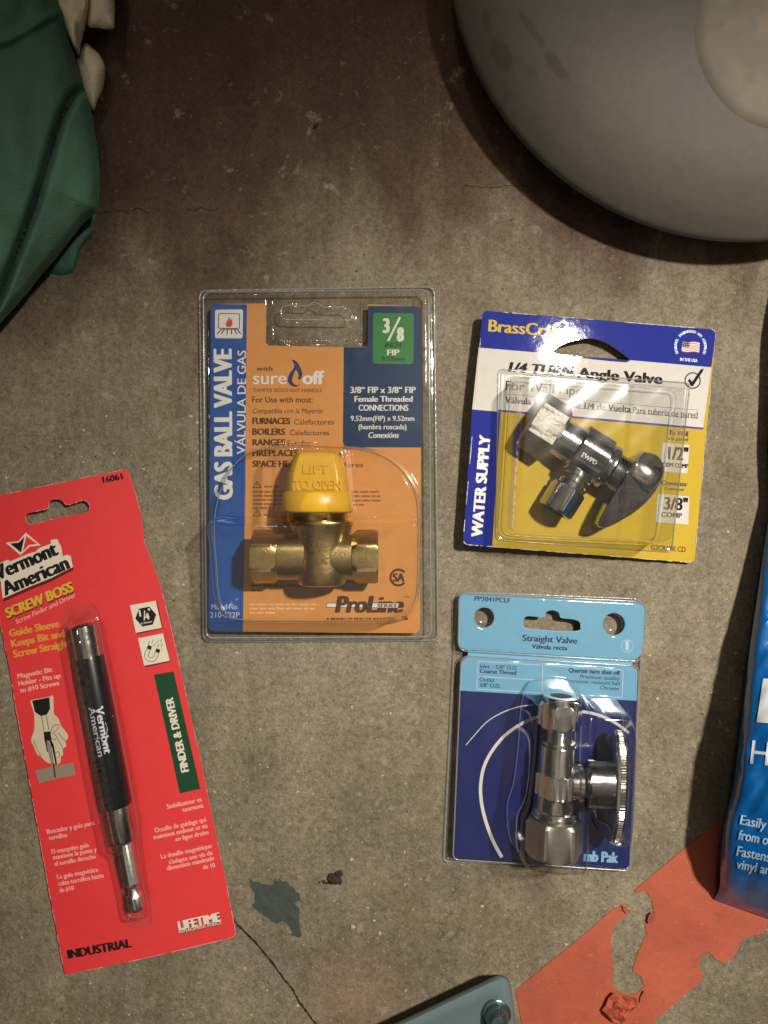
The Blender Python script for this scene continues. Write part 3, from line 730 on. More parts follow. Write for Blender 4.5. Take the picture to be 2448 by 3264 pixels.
# icon
mb.poly(rrect(q1((173, 217), (354, 215), (350, 402), (172, 400)), 7), z2, I_WHITE)
mb.line(rrect(q1((196, 241), (332, 243), (330, 338), (194, 336)), 4, 3), 2.2, z3, I_BLACK, True)
mb.poly(q1((240, 310), (248, 295), (258, 280), (262, 262), (270, 272), (272, 285), (280, 275), (285, 295), (286, 312), (276, 326), (262, 330), (248, 326)), z3, I_FLAME)
for a, b_ in (((212, 345), (188, 372)), ((232, 345), (215, 372)), ((252, 345), (250, 373)), ((278, 345), (280, 373)), ((298, 345), (312, 372)), ((316, 345), (338, 372))):
    mb.line(q1(a, b_), 3.2, z3, I_BLACK)
mb.line(q1((215, 343), (316, 343)), 2, z3, I_BLACK)
GT = lambda st, x, y, wd, cap, m_, z=z2, **k: mb.text(st, R1, x, y, wd, cap, m_, z, **k)
mb.text('GAS BALL VALVE', lambda x, y: (x, y), 741, 1593, 482, 56, I_WHITE, z2, ang=90.4, bold=.075)
mb.text('VÁLVULA DE GAS', lambda x, y: (x, y), 782, 1448, 331, 27, I_WHITE, z2, ang=89.6, bold=.02)
GT('3', 1254, 366, 46, 92, I_WHITE, z3, bold=.08); GT('8', 1344, 420, 48, 88, I_WHITE, z3, bold=.08)
mb.poly(rrect(q1((1192, 237), (1455, 240), (1452, 568), (1190, 564)), 10), z2, I_GREEN)
mb.poly(q1((1360, 262), (1372, 268), (1296, 420), (1282, 416)), z3, I_WHITE)
GT('INCH', 1268, 460, 104, 32, I_OLIVE, z3, bold=.06); GT('FIP', 1282, 510, 80, 36, I_WHITE, z3, bold=.07); GT('9.52mm', 1248, 547, 147, 28, I_OLIVE, z3, bold=.05)
GT('with', 437, 610, 105, 28, I_BROWN, shear=.2, bold=.04); GT('sure', 417, 697, 218, 82, I_WHITE, bold=.02); GT('off', 735, 697, 143, 84, I_WHITE, bold=.07)
fl = smooth_loop(q1((668, 538), (700, 552), (722, 588), (735, 628), (726, 662), (710, 664), (712, 636), (694, 604), (676, 645), (670, 672), (680, 695), (702, 704), (718, 698), (700, 712), (664, 705), (643, 680), (645, 650), (660, 620), (682, 590), (682, 562)), 3)
mb.poly(fl, z3, I_DBLUE)
GT('TAMPER RESISTANT HANDLE', 417, 748, 447, 24, I_TINY, bold=.03)
GT('For Use with most:', 413, 815, 390, 38, I_BROWN, bold=.02); GT('Compatible con la Mayoría:', 413, 885, 455, 32, I_BROWN, shear=.2)
for i, (a, wa, b_, xb, wb) in enumerate((('FURNACES', 245, 'Calefactores', 682, 257), ('BOILERS', 213, 'Calefactores', 655, 255), ('RANGES', 213, 'Estufas', 640, 147), ('FIREPLACES', 300, 'Chimeneas', 735, 252), ('SPACE HEATERS', 390, 'Radiadores', 860, 268))):
    y = 954 + i * 69; GT(a, 413, y, wa, 40, I_BROWN, bold=.075); GT(b_, xb, y + 3, wb, 34, I_BROWN)
for st, x0, x1, y, cap, bo in (('3/8“ FIP x 3/8“ FIP', 1045, 1467, 754, 40, .05), ('Female Threaded', 1072, 1448, 810, 36, .06), ('CONNECTIONS', 1098, 1420, 868, 38, .05), ('9.52mm(FIP) x 9.52mm', 1048, 1458, 934, 33, .03), ('(hembra roscada)', 1098, 1408, 988, 33, .03)):
    GT(st, x0, y, x1 - x0, cap, I_WHITE, bold=bo)
GT('Conexións', 1158, 1043, 198, 36, I_WHITE, shear=.2, bold=.04)
G2 = lambda st, x, y, wd, cap, m_, z=z2, **k: mb.text(st, R2, x, y, wd, cap, m_, z, **k)
G2('Model No.', 150, 1138, 174, 34, I_PALEBL); G2('210-522P', 141, 1190, 190, 34, I_PALEBL)
for y in (352, 535):
    mb.line(M(R2, [(444, y - 40), (470, y), (418, y)]), 2.2, z2, I_BROWN, True)
    G2('!', 440, y - 5, 7, 22, I_BROWN)
para(mb, R2, 490, 352, 200, 1, 20, 12, I_TINY, z2, 3); para(mb, R2, 415, 385, 210, 5, 26, 11, I_TINY, z2, 4); para(mb, R2, 1050, 385, 190, 4, 28, 11, I_TINY, z2, 5)
para(mb, R2, 490, 535, 200, 1, 20, 12, I_TINY, z2, 31)
para(mb, R2, 405, 990, 765, 1, 26, 13, I_BROWN, z2, 6); para(mb, R2, 405, 1020, 105, 1, 26, 12, I_BROWN, z2, 7)
para(mb, R2, 395, 1112, 430, 3, 27, 12, I_PALEOR, z2, 8)
def cmark(mb, R, cx, cy, r, tk, m_, z, k):
    o_ = [R(*p) for p in circ(cx, cy, r, 40, 40, 320)]; i_ = [R(*p) for p in circ(cx, cy, r - tk, 40, 40, 320)]
    mb.poly(o_ + i_[::-1], z, m_)
cmark(mb, R2, 1355, 932, 58, 14, I_BROWN, z2, 2.023); G2('SA', 1318, 958, 78, 52, I_BROWN, z3, bold=.08)
mb.poly(M(R2, [(896, 1098), (1360, 1096), (1350, 1128), (889, 1124)]), z2, I_WHITE); mb.line(M(R2, [(896, 1098), (1360, 1096), (1350, 1128), (889, 1124)]), 1.6, z3, I_BROWN, True)
G2('ProLine', 945, 1157, 440, 104, I_BROWN, z4, shear=.18, bold=.09)
mb.poly(M(R2, [(1212, 1099), (1358, 1098), (1349, 1127), (1206, 1126)]), z4 + 3e-5, I_WHITE); G2('SERIES', 1216, 1124, 128, 23, I_BROWN, z4 + 6e-5, shear=.15, bold=.07)
G2('TM', 1395, 1064, 26, 12, I_BROWN); G2('A BRAND OF MUELLER INDUSTRIES', 890, 1208, 455, 17, I_BROWN, bold=.06)
mb.poly(M(R2, [(1375, 1182), (1416, 1180), (1414, 1206), (1372, 1206)]), z2, I_BROWN)
mb.build('card', gp, smooth=0)
# clamshell
outer = rrect([(628, 918), (1386, 905), (1398, 2046), (640, 2050)], 26, 8)
plat = rrect([(650, 934), (1366, 926), (1374, 2028), (660, 2032)], 24, 8)
bub = smooth_loop(M(R2, [(178, 560), (176, 680), (186, 800), (200, 1000), (224, 1110), (285, 1178), (380, 1200), (830, 1205), (1330, 1198), (1420, 1165), (1470, 1085), (1490, 950), (1496, 560), (1480, 400), (1425, 275), (1330, 180), (1200, 118), (1050, 90), (820, 78), (640, 82), (500, 100), (390, 135), (300, 215), (235, 330), (195, 450)]), 4)
lowb = smooth_loop(M(R2, [(190, 560), (400, 552), (830, 556), (1300, 552), (1480, 556), (1486, 760), (1478, 980), (1440, 1100), (1360, 1165), (1200, 1182), (830, 1186), (400, 1182), (300, 1160), (240, 1100), (212, 980), (196, 760)]), 4)
knob = smooth_loop(M(R2, [(585, 540), (578, 420), (582, 250), (590, 150), (625, 108), (700, 98), (830, 95), (950, 98), (1030, 112), (1050, 150), (1060, 250), (1078, 420), (1078, 545), (830, 560)]), 4)
pan = rrect(q1((518, 128), (1145, 122), (1140, 428), (522, 432)), 10, 4)
slot = smooth_loop(q1((600, 235), (622, 200), (700, 196), (780, 200), (805, 178), (840, 182), (870, 205), (940, 212), (1020, 210), (1052, 240), (1056, 272), (1030, 290), (830, 288), (640, 285), (608, 268)), 4)
ph = [0]
def gas_z(X, Y, D):
    z = 0.0012 + 0 * X
    cr_ = np.exp(-((D - 7) / 3.0) ** 2); z += 0.0006 * cr_ * (0.8 + 0.2 * np.sin((X + Y) * 2 * np.pi / 9.0))
    z += 0.0018 * np.exp(-((D - 13) / 2.2) ** 2) * 0.5
    dp = sdist(X, Y, plat); z += wall(dp, 7) * 0.0063
    z += 0.0009 * np.exp(-((dp - 10) / 3.5) ** 2)
    d2 = sdist(X, Y, pan); z -= wall(d2, 7) * 0.0045
    ds = sdist(X, Y, slot); z += 0.0016 * np.exp(-((ds + 1) / 3.2) ** 2); z -= 0.0012 * wall(ds - 4, 5)
    db = sdist(X, Y, bub); z1_ = wall(db, 26) * 0.0135
    z2_ = wall(sdist(X, Y, lowb), 20) * 0.0265; z3_ = wall(sdist(X, Y, knob), 16) * 0.0275
    e = 0.0012
    mx_ = e * np.log(np.exp(z1_ / e) + np.exp(z2_ / e) + np.exp(z3_ / e)) - e * np.log(3)
    z += np.maximum(0, mx_)
    z += 0.00025 * np.sin(X * .031 + 1) * np.sin(Y * .024) * np.clip(dp / 40, 0, 1)
    return z
formed_sheet(gp, outer, gas_z, CLEAR, 2.6, lambda X, Y: sdist(X, Y, bub) > 0, ('clear_cover', 'blister'), drop=lambda X, Y: sdist(X, Y, slot) > 3)

EDGE = clearmat('milky_edge_glint', tint=(0.8, 0.8, 0.78), rough=0.16, bump=((200, 0.0001),))
_n = EDGE.node_tree; _mx = _n.nodes['Mix Shader']
_df = nd(_n, 'ShaderNodeBsdfDiffuse'); _df.inputs['Color'].default_value = (0.7, 0.69, 0.66, 1); _m2 = nd(_n, 'ShaderNodeMixShader'); _m2.inputs[0].default_value = 0.2  # whitish diffuse: milky cut edges, and glint lines painted along the folds
_n.links.new(_mx.outputs[0], _m2.inputs[1]); _n.links.new(_df.outputs[0], _m2.inputs[2]); _n.links.new(_m2.outputs[0], _n.nodes['Material Output'].inputs['Surface'])
def rim(parent, name, pts, z, r, zref=0.006, wob=0.0):
    k = S * (H - zref) / H; n_ = len(pts); mb = MB(); vs = []; sg = 8
    C_ = [Vector(((p[0] - 1224) * k, (1632 - p[1]) * k, (z(*p) if callable(z) else z))) for p in pts]
    for i in range(n_):
        t = (C_[(i + 1) % n_] - C_[i - 1]).normalized(); sd = t.cross(Vector((0, 0, 1))).normalized(); rr = r * (1 + wob * math.sin(i * 2.1))
        for j in range(sg):
            a = 2 * math.pi * j / sg; vs.append(C_[i] + sd * (rr * math.cos(a)) + Vector((0, 0, 1)) * (rr * math.sin(a)))
    mb.add(vs, [(i * sg + j, i * sg + (j + 1) % sg, ((i + 1) % n_) * sg + (j + 1) % sg, ((i + 1) % n_) * sg + j) for i in range(n_) for j in range(sg)], EDGE)
    return mb.build(name, parent, smooth=80)
def dense(pts, st=8):
    out = []
    for i, a in enumerate(pts):
        c = pts[(i + 1) % len(pts)]; L_ = math.hypot(c[0] - a[0], c[1] - a[1]); k = max(1, int(L_ / st))
        out += [(a[0] + (c[0] - a[0]) * j / k, a[1] + (c[1] - a[1]) * j / k) for j in range(k)]
    return out
rim(gp, 'clear_rim', dense(outer), 0.0011, 0.00060, wob=.25)
rim(gp, 'clear_rim', dense(plat), 0.0074, 0.00042)
rim(gp, 'clear_rim', dense(slot), 0.0078, 0.00036)
rim(gp, 'blister_glint', dense(bub), 0.0085, 0.00024)  # added pale tube: paints a glint line round the foot of the blister
# the valve itself
VZ = 0.0205
kv = S * (H - VZ) / H
gv = root('gas_valve', 'brass gas ball valve with yellow lift handle sealed in the orange card pack', 'valve', P(1010, 1700))
def ax_pt(px, py, z=VZ): return Vector(P(px, py, z))
UP = (0, 0, 1)
mb = MB()
cyp = R2(0, 797)[1]
Oc = ax_pt(1012, R2(0, 760)[1])
k2 = kv / 2.023
rows = [(-226, 60), (-224, 120), (-216, 146), (-190, 158), (-120, 163), (-60, 165), (0, 168), (50, 173), (95, 180), (130, 190), (165, 203), (178, 207), (186, 205), (190, 196)]
Oc = ax_pt(1026, R2(0, 760)[1])
# body runs down the page: axis +y is towards the handle
mb.lathe([(t * k2, r * k2) for t, r in rows], Oc, (0, 1, 0), UP, BRASS, 64, kz=0.86)
mb.build('body', gv, smooth=40)
mb = MB()
for sgn, px in ((-1, R2(700, 0)[0]), (1, R2(985, 0)[0])):
    mb.lathe([(-60 * k2, 150 * k2), (60 * k2, 152 * k2), (122 * k2, 148 * k2)] if sgn < 0 else [(-60 * k2, 150 * k2), (80 * k2, 148 * k2)], ax_pt(px, cyp), (sgn, 0, 0), UP, BRASS, 48, kz=.9)
    mb.build('pipe_neck', gv, smooth=40, bevel=0.0003); mb = MB()
for sgn, px in ((-1, R2(588, 0)[0]), (1, R2(1056, 0)[0])):
    ap = 150; Rr = ap / math.cos(math.pi / 6)
    mb.lathe([(0, ap * .96 * k2, ap * k2), (6 * k2, ap * 1.0 * k2, ap * k2), (36 * k2, Rr * 1.0 * k2, ap * k2), (158 * k2, Rr * k2, ap * k2), (168 * k2, ap * 1.08 * k2, ap * k2), (168 * k2, ap * .66 * k2)], ax_pt(px, cyp), (sgn, 0, 0), UP, BRASS, 96, kz=.92, cap1=False, phase=math.pi / 2 - math.pi / 6 + math.pi / 6 - math.pi / 6)
    mb.lathe([(168 * k2, ap * .66 * k2), (120 * k2, ap * .62 * k2)], ax_pt(px, cyp), (sgn, 0, 0), UP, BLACKHOLE, 96, kz=.92, cap0=False)
    mb.build('hex_end', gv, smooth=25); mb = MB()
# cast marks on the body: each point is carried along its sight line onto the curved casting
def body_z(px, py):
    z = VZ + 0.015
    for _ in range(5):
        q = P(px, py, z); r = np.interp((q[1] - Oc.y) / k2, [a for a, _ in rows], [b_ for _, b_ in rows]); dx = (q[0] - Oc.x) / k2
        z = VZ + 0.86 * math.sqrt(max(0, r * r - dx * dx)) * k2
    return z + 0.00012
mk = MB()
def cast(st, x, y, wd, cap, ang=0, b=.03):
    mk.text(st, R2, x, y, wd, cap, BRASS_P, body_z, ang=ang, bold=b, dz=0.00012)
o_ = [R2(*p) for p in circ(808, 722, 62, 40, 40, 320)]; i_ = [R2(*p) for p in circ(808, 722, 50, 40, 40, 320)]
for j in range(40):
    mk.poly([o_[j], o_[j + 1], i_[j + 1], i_[j]], lambda px, py: body_z(px, py) + 0.00012, BRASS_P)
cast('SA', 772, 748, 74, 56, b=.05); cast('R', 728, 842, 24, 30); cast('US', 825, 850, 75, 42, b=.05); cast('1/4-C37', 1018, 905, 175, 32, 86, b=.04)
mk.build('cast_mark', gv, smooth=0)
mb = MB()
cl = ax_pt(1012, R2(0, 575)[1])
mb.lathe([(0, 188 * k2), (10 * k2, 196 * k2), (60 * k2, 196 * k2), (75 * k2, 196 * k2)], cl, (0, 1, 0), UP, BRASS_P, 64, kz=.86)
mb.build('collar', gv, smooth=35, bevel=0.0002)
mb = MB()
kb = ax_pt(1011, R2(0, 515)[1])
mb.lathe([(0, 205 * k2), (3 * k2, 222 * k2), (14 * k2, 231 * k2), (70 * k2, 228 * k2), (118 * k2, 220 * k2), (132 * k2, 212 * k2), (138 * k2, 199 * k2),
          (144 * k2, 199 * k2, None, 118 * k2), (190 * k2, 198 * k2, None, 116 * k2), (240 * k2, 192 * k2, None, 112 * k2), (290 * k2, 180 * k2, None, 106 * k2), (330 * k2, 165 * k2, None, 98 * k2), (362 * k2, 150 * k2, None, 90 * k2), (380 * k2, 136 * k2, None, 80 * k2), (388 * k2, 114 * k2, None, 62 * k2), (392 * k2, 72 * k2, None, 36 * k2)],
         kb, (0, 1, 0), UP, YELLOW, 96, kz=.84)
hd = mb.build('handle', gv, smooth=50)
mk = MB()
def hz(px, py):
    yv = (R2(0, 515)[1] - py) * 2.023
    return VZ + float(np.interp(yv, [150, 190, 240, 290, 330, 362], [116, 116, 112, 106, 98, 90])) * k2 * 1.0 + 0.0003
for st, x, y, wd, cap in (('LIFT', 738, 262, 170, 58), ('TO OPEN', 678, 362, 310, 58)):
    mk.text(st, R2, x, y, wd, cap, YELLOW, hz, bold=.05, dz=0.0004)
    mk.text(st, R2, x + 1.5, y + 1.5, wd, cap, YELLOW, hz, bold=.05, dz=0.0002)
o = mk.build('raised_lettering', hd, smooth=0)
def worn_edge(mb, pts, z, m, seed, keep=0.45, wmax=3.0, st=7):
    rnd = random.Random(seed); q = dense_(pts, st); n = len(q); on = False
    for i in range(n):
        if rnd.random() < 0.35: on = rnd.random() < keep
        if on: mb.line([q[i], q[(i + 1) % n]], rnd.uniform(0.8, wmax), z + 3e-6 * (i % 5), m)
def dense_(pts, st=8):
    out = []
    for i, a in enumerate(pts):
        c = pts[(i + 1) % len(pts)]; L_ = math.hypot(c[0] - a[0], c[1] - a[1]); k = max(1, int(L_ / st))
        out += [(a[0] + (c[0] - a[0]) * j / k, a[1] + (c[1] - a[1]) * j / k) for j in range(k)]
    return out
# ================================================================== angle valve card
ap_ = root('blister_pack', 'yellow, white and blue card with a chrome angle valve under a square clear blister', 'blister pack', P(1860, 1420))
I_NAVY = ink('bright_navy_print', '242f8e', 0.6, .22, bump=((55, 0.00007), (240, 0.00003)), spec=.08, coat_rough=.05); I_YEL = ink('yellow_print', 'c8a936', 0.6, .22, bump=((55, 0.00007), (240, 0.00003)), spec=.08, coat_rough=.05); I_SILV = ink('white_gloss_print', 'd6d1c8', 0.6, .22, bump=((55, 0.00007), (240, 0.00003)), spec=.08, coat_rough=.05)
I_GOLD = ink('gold_ink', 'd3b34c', 0.6, .22, spec=.08, coat_rough=.05, bump=((55, 0.00007), (240, 0.00003))); I_VIOL = ink('violet_line_ink', '4a4aa0', 0.6, .22, spec=.08, coat_rough=.05, bump=((55, 0.00007), (240, 0.00003))); I_NAVYT = ink('navy_ink', '38406e', 0.6, .22, spec=.08, coat_rough=.05, bump=((55, 0.00007), (240, 0.00003))); I_RED = ink('red_ink', 'c2605c', 0.6, .22, spec=.08, coat_rough=.05, bump=((55, 0.00007), (240, 0.00003)))
mb = MB(); zc = 0.0026
hole = smooth_loop(M(R3, [(640, 318), (640, 290), (700, 256), (780, 236), (860, 228), (960, 265), (1060, 335), (1072, 352), (1055, 364), (860, 350)]), 4)
c3 = rrect(M(R3, [(210, 76), (1590, 166), (1460, 1537), (93, 1425)]), [16, 20, 18, 20])
mb.slab(c3, zc - 0.0011, zc, I_YEL, M_BOARD, [hole])
z1 = zc + 6e-5; z2 = zc + 1.2e-4; z3 = zc + 1.8e-4
mb.poly(c3[:14] + M(R3, [(1562, 388), (185, 290)]), z1, I_NAVY, [hole])
sliver = [(p[0], p[1]) for p in hole]
mb.poly(M(R3, [(185, 290), (640, 322)]) + M(R3, [(660, 337), (860, 351), (1050, 367), (1080, 352)]) + M(R3, [(1562, 388), (1512, 752), (147, 647)]), z1 + 2e-5, I_SILV)
mb.poly(M(R3, [(147, 647), (312, 660), (264, 1441)]) + c3[21:28], z1, I_NAVY)
mb.line(M(R3, [(300, 652), (1512, 748)]), 6, z2, I_VIOL)
for l in ([(338, 556), (1482, 640)], [(345, 600), (1480, 690)]): mb.line(M(R3, l), 1.2, z2, I_GREY)
A3 = -3.75
B3 = lambda st, x, y, wd, cap, m_, z=z2, ang=A3, **k: mb.text(st, R3, x, y, wd, cap, m_, z, ang=ang, **k)
B3('BrassCraft', 240, 195, 436, 68, I_GOLD, bold=.055)
B3('1/4 TURN', 355, 425, 380, 54, I_BLACK, shear=.2, bold=.1); B3('Angle Valve', 762, 456, 508, 58, I_BLACK, bold=.09)
B3('For Wall Pipe', 340, 532, 450, 54, I_GREY, bold=.015)
B3('Válvula Esquinera de 1/4 de Vuelta', 338, 608, 745, 38, I_GREY, bold=.05); B3('Para tubería de pared', 1092, 662, 388, 38, I_GREY, bold=.02)
B3('WATER SUPPLY', 204, 1386, 592, 62, I_WHITE, ang=85.2, bold=.085)
for s_, i0, i1 in (('DESIGNED, ENGINEERED AND ASSEMBLED', 205, -25),):
    for j, ch in enumerate(s_):
        if ch == ' ': continue
        a = i0 + (i1 - i0) * j / (len(s_) - 1); ar = math.radians(a)
        mb.text(ch, R3, 1437 + 82 * math.cos(ar) - 5 * math.sin(ar), 268 - 82 * math.sin(ar) - 5 * math.cos(ar), 10 if ch in 'I,' and ch != ',' else (4 if ch in 'I,' else 12), 15, I_PALEBL, z2, ang=a - 90, bold=.06)
mb.text('IN THE USA', R3, 1374, 352, 106, 18, I_PALEBL, z2, ang=-4, bold=.06)
fx = lambda u, v: R3(1388 + 106 * u - 5 * v, 234 + 10 * u + 62 * v + 4 * math.sin(u * 6.3))
for i in range(13):
    st_ = [fx(u / 8, i / 13) for u in range(9)] + [fx(u / 8, (i + 1) / 13) for u in range(8, -1, -1)]
    mb.poly(st_, z2, I_RED if i % 2 == 0 else I_WHITE)
mb.poly([fx(u / 8 * .42, 0) for u in range(9)] + [fx(u / 8 * .42, 7 / 13) for u in range(8, -1, -1)], z3, I_NAVYT)
for i in range(4):
    for j in range(3):
        p = fx(.05 + i * .1, .08 + j * .17); mb.poly(circ(p[0], p[1], 1.3, 6), z3 + 3e-5, I_WHITE)
mb.poly(M(R3, circ(1450, 467, 49, 36)), z2, I_BLACK, [M(R3, circ(1450, 467, 42, 36))])
mb.poly(M(R3, [(1422, 466), (1432, 456), (1447, 474), (1500, 400), (1517, 396), (1512, 412), (1452, 500), (1440, 500)]), z3, I_BLACK)
B3('To Wall', 1305, 786, 118, 28, I_NAVYT, bold=.05); B3('a la pared', 1300, 815, 122, 20, I_NAVYT, bold=.05)
mb.poly(M(R3, [(1270, 833), (1432, 845), (1418, 1012), (1256, 1000)]), z2, I_SILV); B3('1/2"', 1300, 929, 122, 74, I_BLACK, z3, bold=.05); B3('COM COMP', 1268, 972, 156, 25, I_BLACK, z3, bold=.06)
B3('Connector', 1262, 1078, 158, 26, I_NAVYT, bold=.05); B3('Conector', 1280, 1108, 122, 19, I_NAVYT, bold=.05)
mb.poly(M(R3, [(1240, 1132), (1430, 1148), (1424, 1312), (1228, 1298)]), z2, I_SILV); B3('3/8"', 1275, 1222, 144, 72, I_BLACK, z3, bold=.05); B3('COMP', 1260, 1266, 126, 28, I_BLACK, z3, bold=.06)
B3('G2CR19X CD', 1200, 1460, 208, 30, I_BROWN, bold=.03)
worn_edge(mb, c3, z3 + 6e-5, M_BOARD, 5)
WX = P(2240, 1400)[0]
warp3 = lambda x, y: 0.058 * max(0, WX - x)
mb.build('card', ap_, smooth=0, warp=warp3)
flg = rrect(M(R3, [(300, 410), (1440, 480), (1330, 1475), (285, 1400)]), 18, 5)
base3 = rrect(M(R3, [(375, 478), (1335, 545), (1230, 1420), (318, 1372)]), [26, 26, 40, 34], 8)
lefth = rrect(M(R3, [(392, 492), (985, 528), (905, 1395), (338, 1355)]), [26, 8, 8, 30], 6)
def ang_z(X, Y, D):
    z = zc3 + 0.0004 + 0.0006 * np.exp(-((D - 3) / 3) ** 2)
    db = sdist(X, Y, base3)
    z += 0.0010 * np.exp(-((db + 5) / 4) ** 2)
    z += wall(db, 13) * 0.0265 + wall(sdist(X, Y, lefth), 8) * 0.0016
    z += 0.00009 * np.sin(X * .06 + Y * .03) * np.sin(Y * .043) * np.clip(db / 20, 0, 1)
    z += 0.058 * np.maximum(0, WX - (X - 1224) * S * (H - .004) / H)
    return z
zc3 = zc
formed_sheet(ap_, flg, ang_z, CLEAR2, 2.6, lambda X, Y: sdist(X, Y, base3) > -3, ('blister_flange', 'blister'), zref=0.004)

rim(ap_, 'blister_glint', dense(base3), lambda px, py: zc3 + 0.0012 + 0.058 * (WX - P(px, py, .004)[0]), 0.00022, zref=0.004)  # added thin tube, its pale colour stands in for glints on the blister foot
rim(ap_, 'clear_rim', dense(flg), lambda px, py: zc3 + 0.0004 + 0.058 * (WX - P(px, py, .004)[0]), 0.0003, zref=0.004)
AZ = 0.0165
kA = S * (H - AZ) / H / 2.765
av = root('angle_valve', 'chrome angle stop valve with hex nut and oval lever inside the yellow card blister', 'valve', P(1780, 1420))
O12 = R12(485, 335); d12 = (0.846, 0.533); w12 = (-0.533, 0.846)
def A(u, v=0, z=AZ):
    x = 485 + u * d12[0] + v * w12[0]; y = 335 + u * d12[1] + v * w12[1]; p = R12(x, y); return Vector(P(p[0], p[1], z))
axA = (0.846, -0.533, 0); axW = (-0.533, -0.846, 0)
def rowsk(rs, k): return [tuple([r[0] * k, r[1] * k] + [x * k if x is not None else None for x in r[2:]]) for r in rs]
mb = MB()
ap0 = 238; Rr = ap0 / math.cos(math.pi / 6)
mb.lathe(rowsk([(-140, ap0 * .9, ap0), (-136, ap0 * 1.05, ap0), (-126, Rr, ap0), (112, Rr, ap0), (136, ap0 * .98, ap0), (140, 150, ap0)], kA), A(0), axA, UP, NICKEL, 96, kz=.88, phase=0)
mb.build('compression_nut', av, smooth=25, bevel=0)
mb = MB()
for u0 in (140, 158, 176, 194):
    mb.lathe(rowsk([(u0, 150), (u0 + 4, 168), (u0 + 12, 168), (u0 + 17, 150)], kA), A(0), axA, UP, CHROME, 64, kz=.9)
mb.build('thread', av, smooth=35)
mb = MB()
mb.lathe(rowsk([(205, 150), (208, 172), (320, 176), (326, 190), (330, 224, 212), (590, 224, 212), (604, 206), (612, 186), (640, 200), (672, 202), (684, 186), (692, 162), (790, 158), (850, 140)], kA), A(0), axA, UP, CHROME_D, 96, kz=.95, phase=math.pi / 2 - math.pi / 6 + .25)
mb.build('body', av, smooth=28, bevel=0.0002)
mb = MB()
mb.text('EWPD', R12, 808, 592, 150, 40, CHROME, AZ + 212 * kA * .95 + 0.0004, ang=-32, bold=.03)
mb.build('cast_mark', av, smooth=0)
mb = MB()
hp = smooth_loop([(806, -225), (792, -60), (800, 120), (806, 300), (826, 470), (860, 496), (922, 462), (990, 350), (1052, 220), (1090, 90), (1100, -60), (1078, -180), (1020, -250), (930, -280), (860, -262)], 4)
hA = 70
lvl = [(-1.0, .9), (-.92, .96), (-.6, .99), (0, 1.0), (.7, 1.0), (.9, .985), (1.0, .94)]
cu = sum(p[0] for p in hp) / len(hp); cv = sum(p[1] for p in hp) / len(hp)
vs = []; n_ = len(hp)
for zz, f in lvl:
    for (u, v) in hp:
        c = A(cu + (u - cu) * f, cv + (v - cv) * (1 - (1 - f) * .55)); q_ = (v + 280) / 780; tilt = 1 - .45 * q_ ** 1.3 - .25 * ((u - 800) / 300) ** 2
        vs.append((c.x, c.y, AZ + 0.0005 + zz * 0.0092 * (tilt if zz > 0 else 1)))
fs = [(k * n_ + i, k * n_ + (i + 1) % n_, (k + 1) * n_ + (i + 1) % n_, (k + 1) * n_ + i) for k in range(len(lvl) - 1) for i in range(n_)]
fs += [tuple(range(n_))[::-1], tuple(range((len(lvl) - 1) * n_, len(lvl) * n_))]
mb.add(vs, fs, CHROME_D); o = mb.build('lever', av, smooth=42)
bm = bmesh.new(); bm.from_mesh(o.data); bmesh.ops.recalc_face_normals(bm, faces=bm.faces); bm.to_mesh(o.data); bm.free()
mb = MB()
mb.lathe(rowsk([(800, 120), (812, 168), (836, 182), (1030, 188), (1062, 172), (1082, 130), (1086, 60)], kA), A(0, -95), axA, UP, CHROME, 64, kz=.98)
mb.build('lever_hub', av, smooth=40)
mb = MB()
mb.lathe(rowsk([(120, 118), (200, 120), (206, 138), (226, 138), (232, 120), (258, 120), (264, 135), (284, 135), (290, 118), (336, 116)], kA), A(470), axW, UP, CHROME, 64)
mb.build('outlet_neck', av, smooth=32)
mb = MB(); ap0 = 142; Rr = ap0 / math.cos(math.pi / 6)
mb.lathe(rowsk([(334, ap0 * .96, ap0), (340, ap0 * 1.02, ap0), (356, Rr, ap0), (566, Rr, ap0), (582, ap0 * 1.0, ap0), (584, 100, ap0)], kA), A(470), axW, UP, CHROME_D, 96, cap1=False, phase=.35)
mb.lathe(rowsk([(584, 100), (520, 92)], kA), A(470), axW, UP, BLACKHOLE, 96, cap0=False)
mb.build('outlet_nut', av, smooth=25)

# ================================================================== straight valve clamshell
sp_ = root('blister_pack', 'navy and light blue card in a clear clamshell holding a chrome straight valve', 'blister pack', P(1730, 2330))
I_LB = ink('light_blue_print', '76b4d6', 0.3, .4, bump=((22, 0.0009),)); I_NV = ink('navy_print', '1c2766', 0.3, .4, bump=((22, 0.0012),)); I_NVT = ink('navy_lettering', '27345e'); I_LBT = ink('light_blue_ink', '8cc4e6')
mb = MB(); zc = 0.0062
def rr4(p, r): return rrect(M(R4, p), r, 7)
tab = rr4([(190, 63), (1526, 134), (1486, 548), (184, 470)], [28, 42, 34, 30])
low = rr4([(206, 520), (1465, 594), (1400, 2042), (146, 1958)], [34, 30, 20, 20])
hL = M(R4, circ(367, 242, 72, 32)); hR = M(R4, circ(1293, 290, 80, 32))
hang = smooth_loop(M(R4, [(646, 285), (655, 245), (690, 233), (790, 240), (808, 205), (855, 190), (900, 210), (915, 245), (1000, 255), (1045, 272), (1054, 305), (1035, 338), (860, 338), (690, 322), (655, 312)]), 4)
mb.slab(tab, zc - 0.0005, zc, I_LB, M_BOARD, [hL, hR, hang])
mb.slab(low, zc - 0.0005, zc, I_NV, M_BOARD)
mb.poly(M(R4, [(250, 462), (1430, 530), (1420, 604), (250, 534)]), zc - 0.0008, I_LB)
z1 = zc + 6e-5; z2 = zc + 1.2e-4; z3 = zc + 1.8e-4
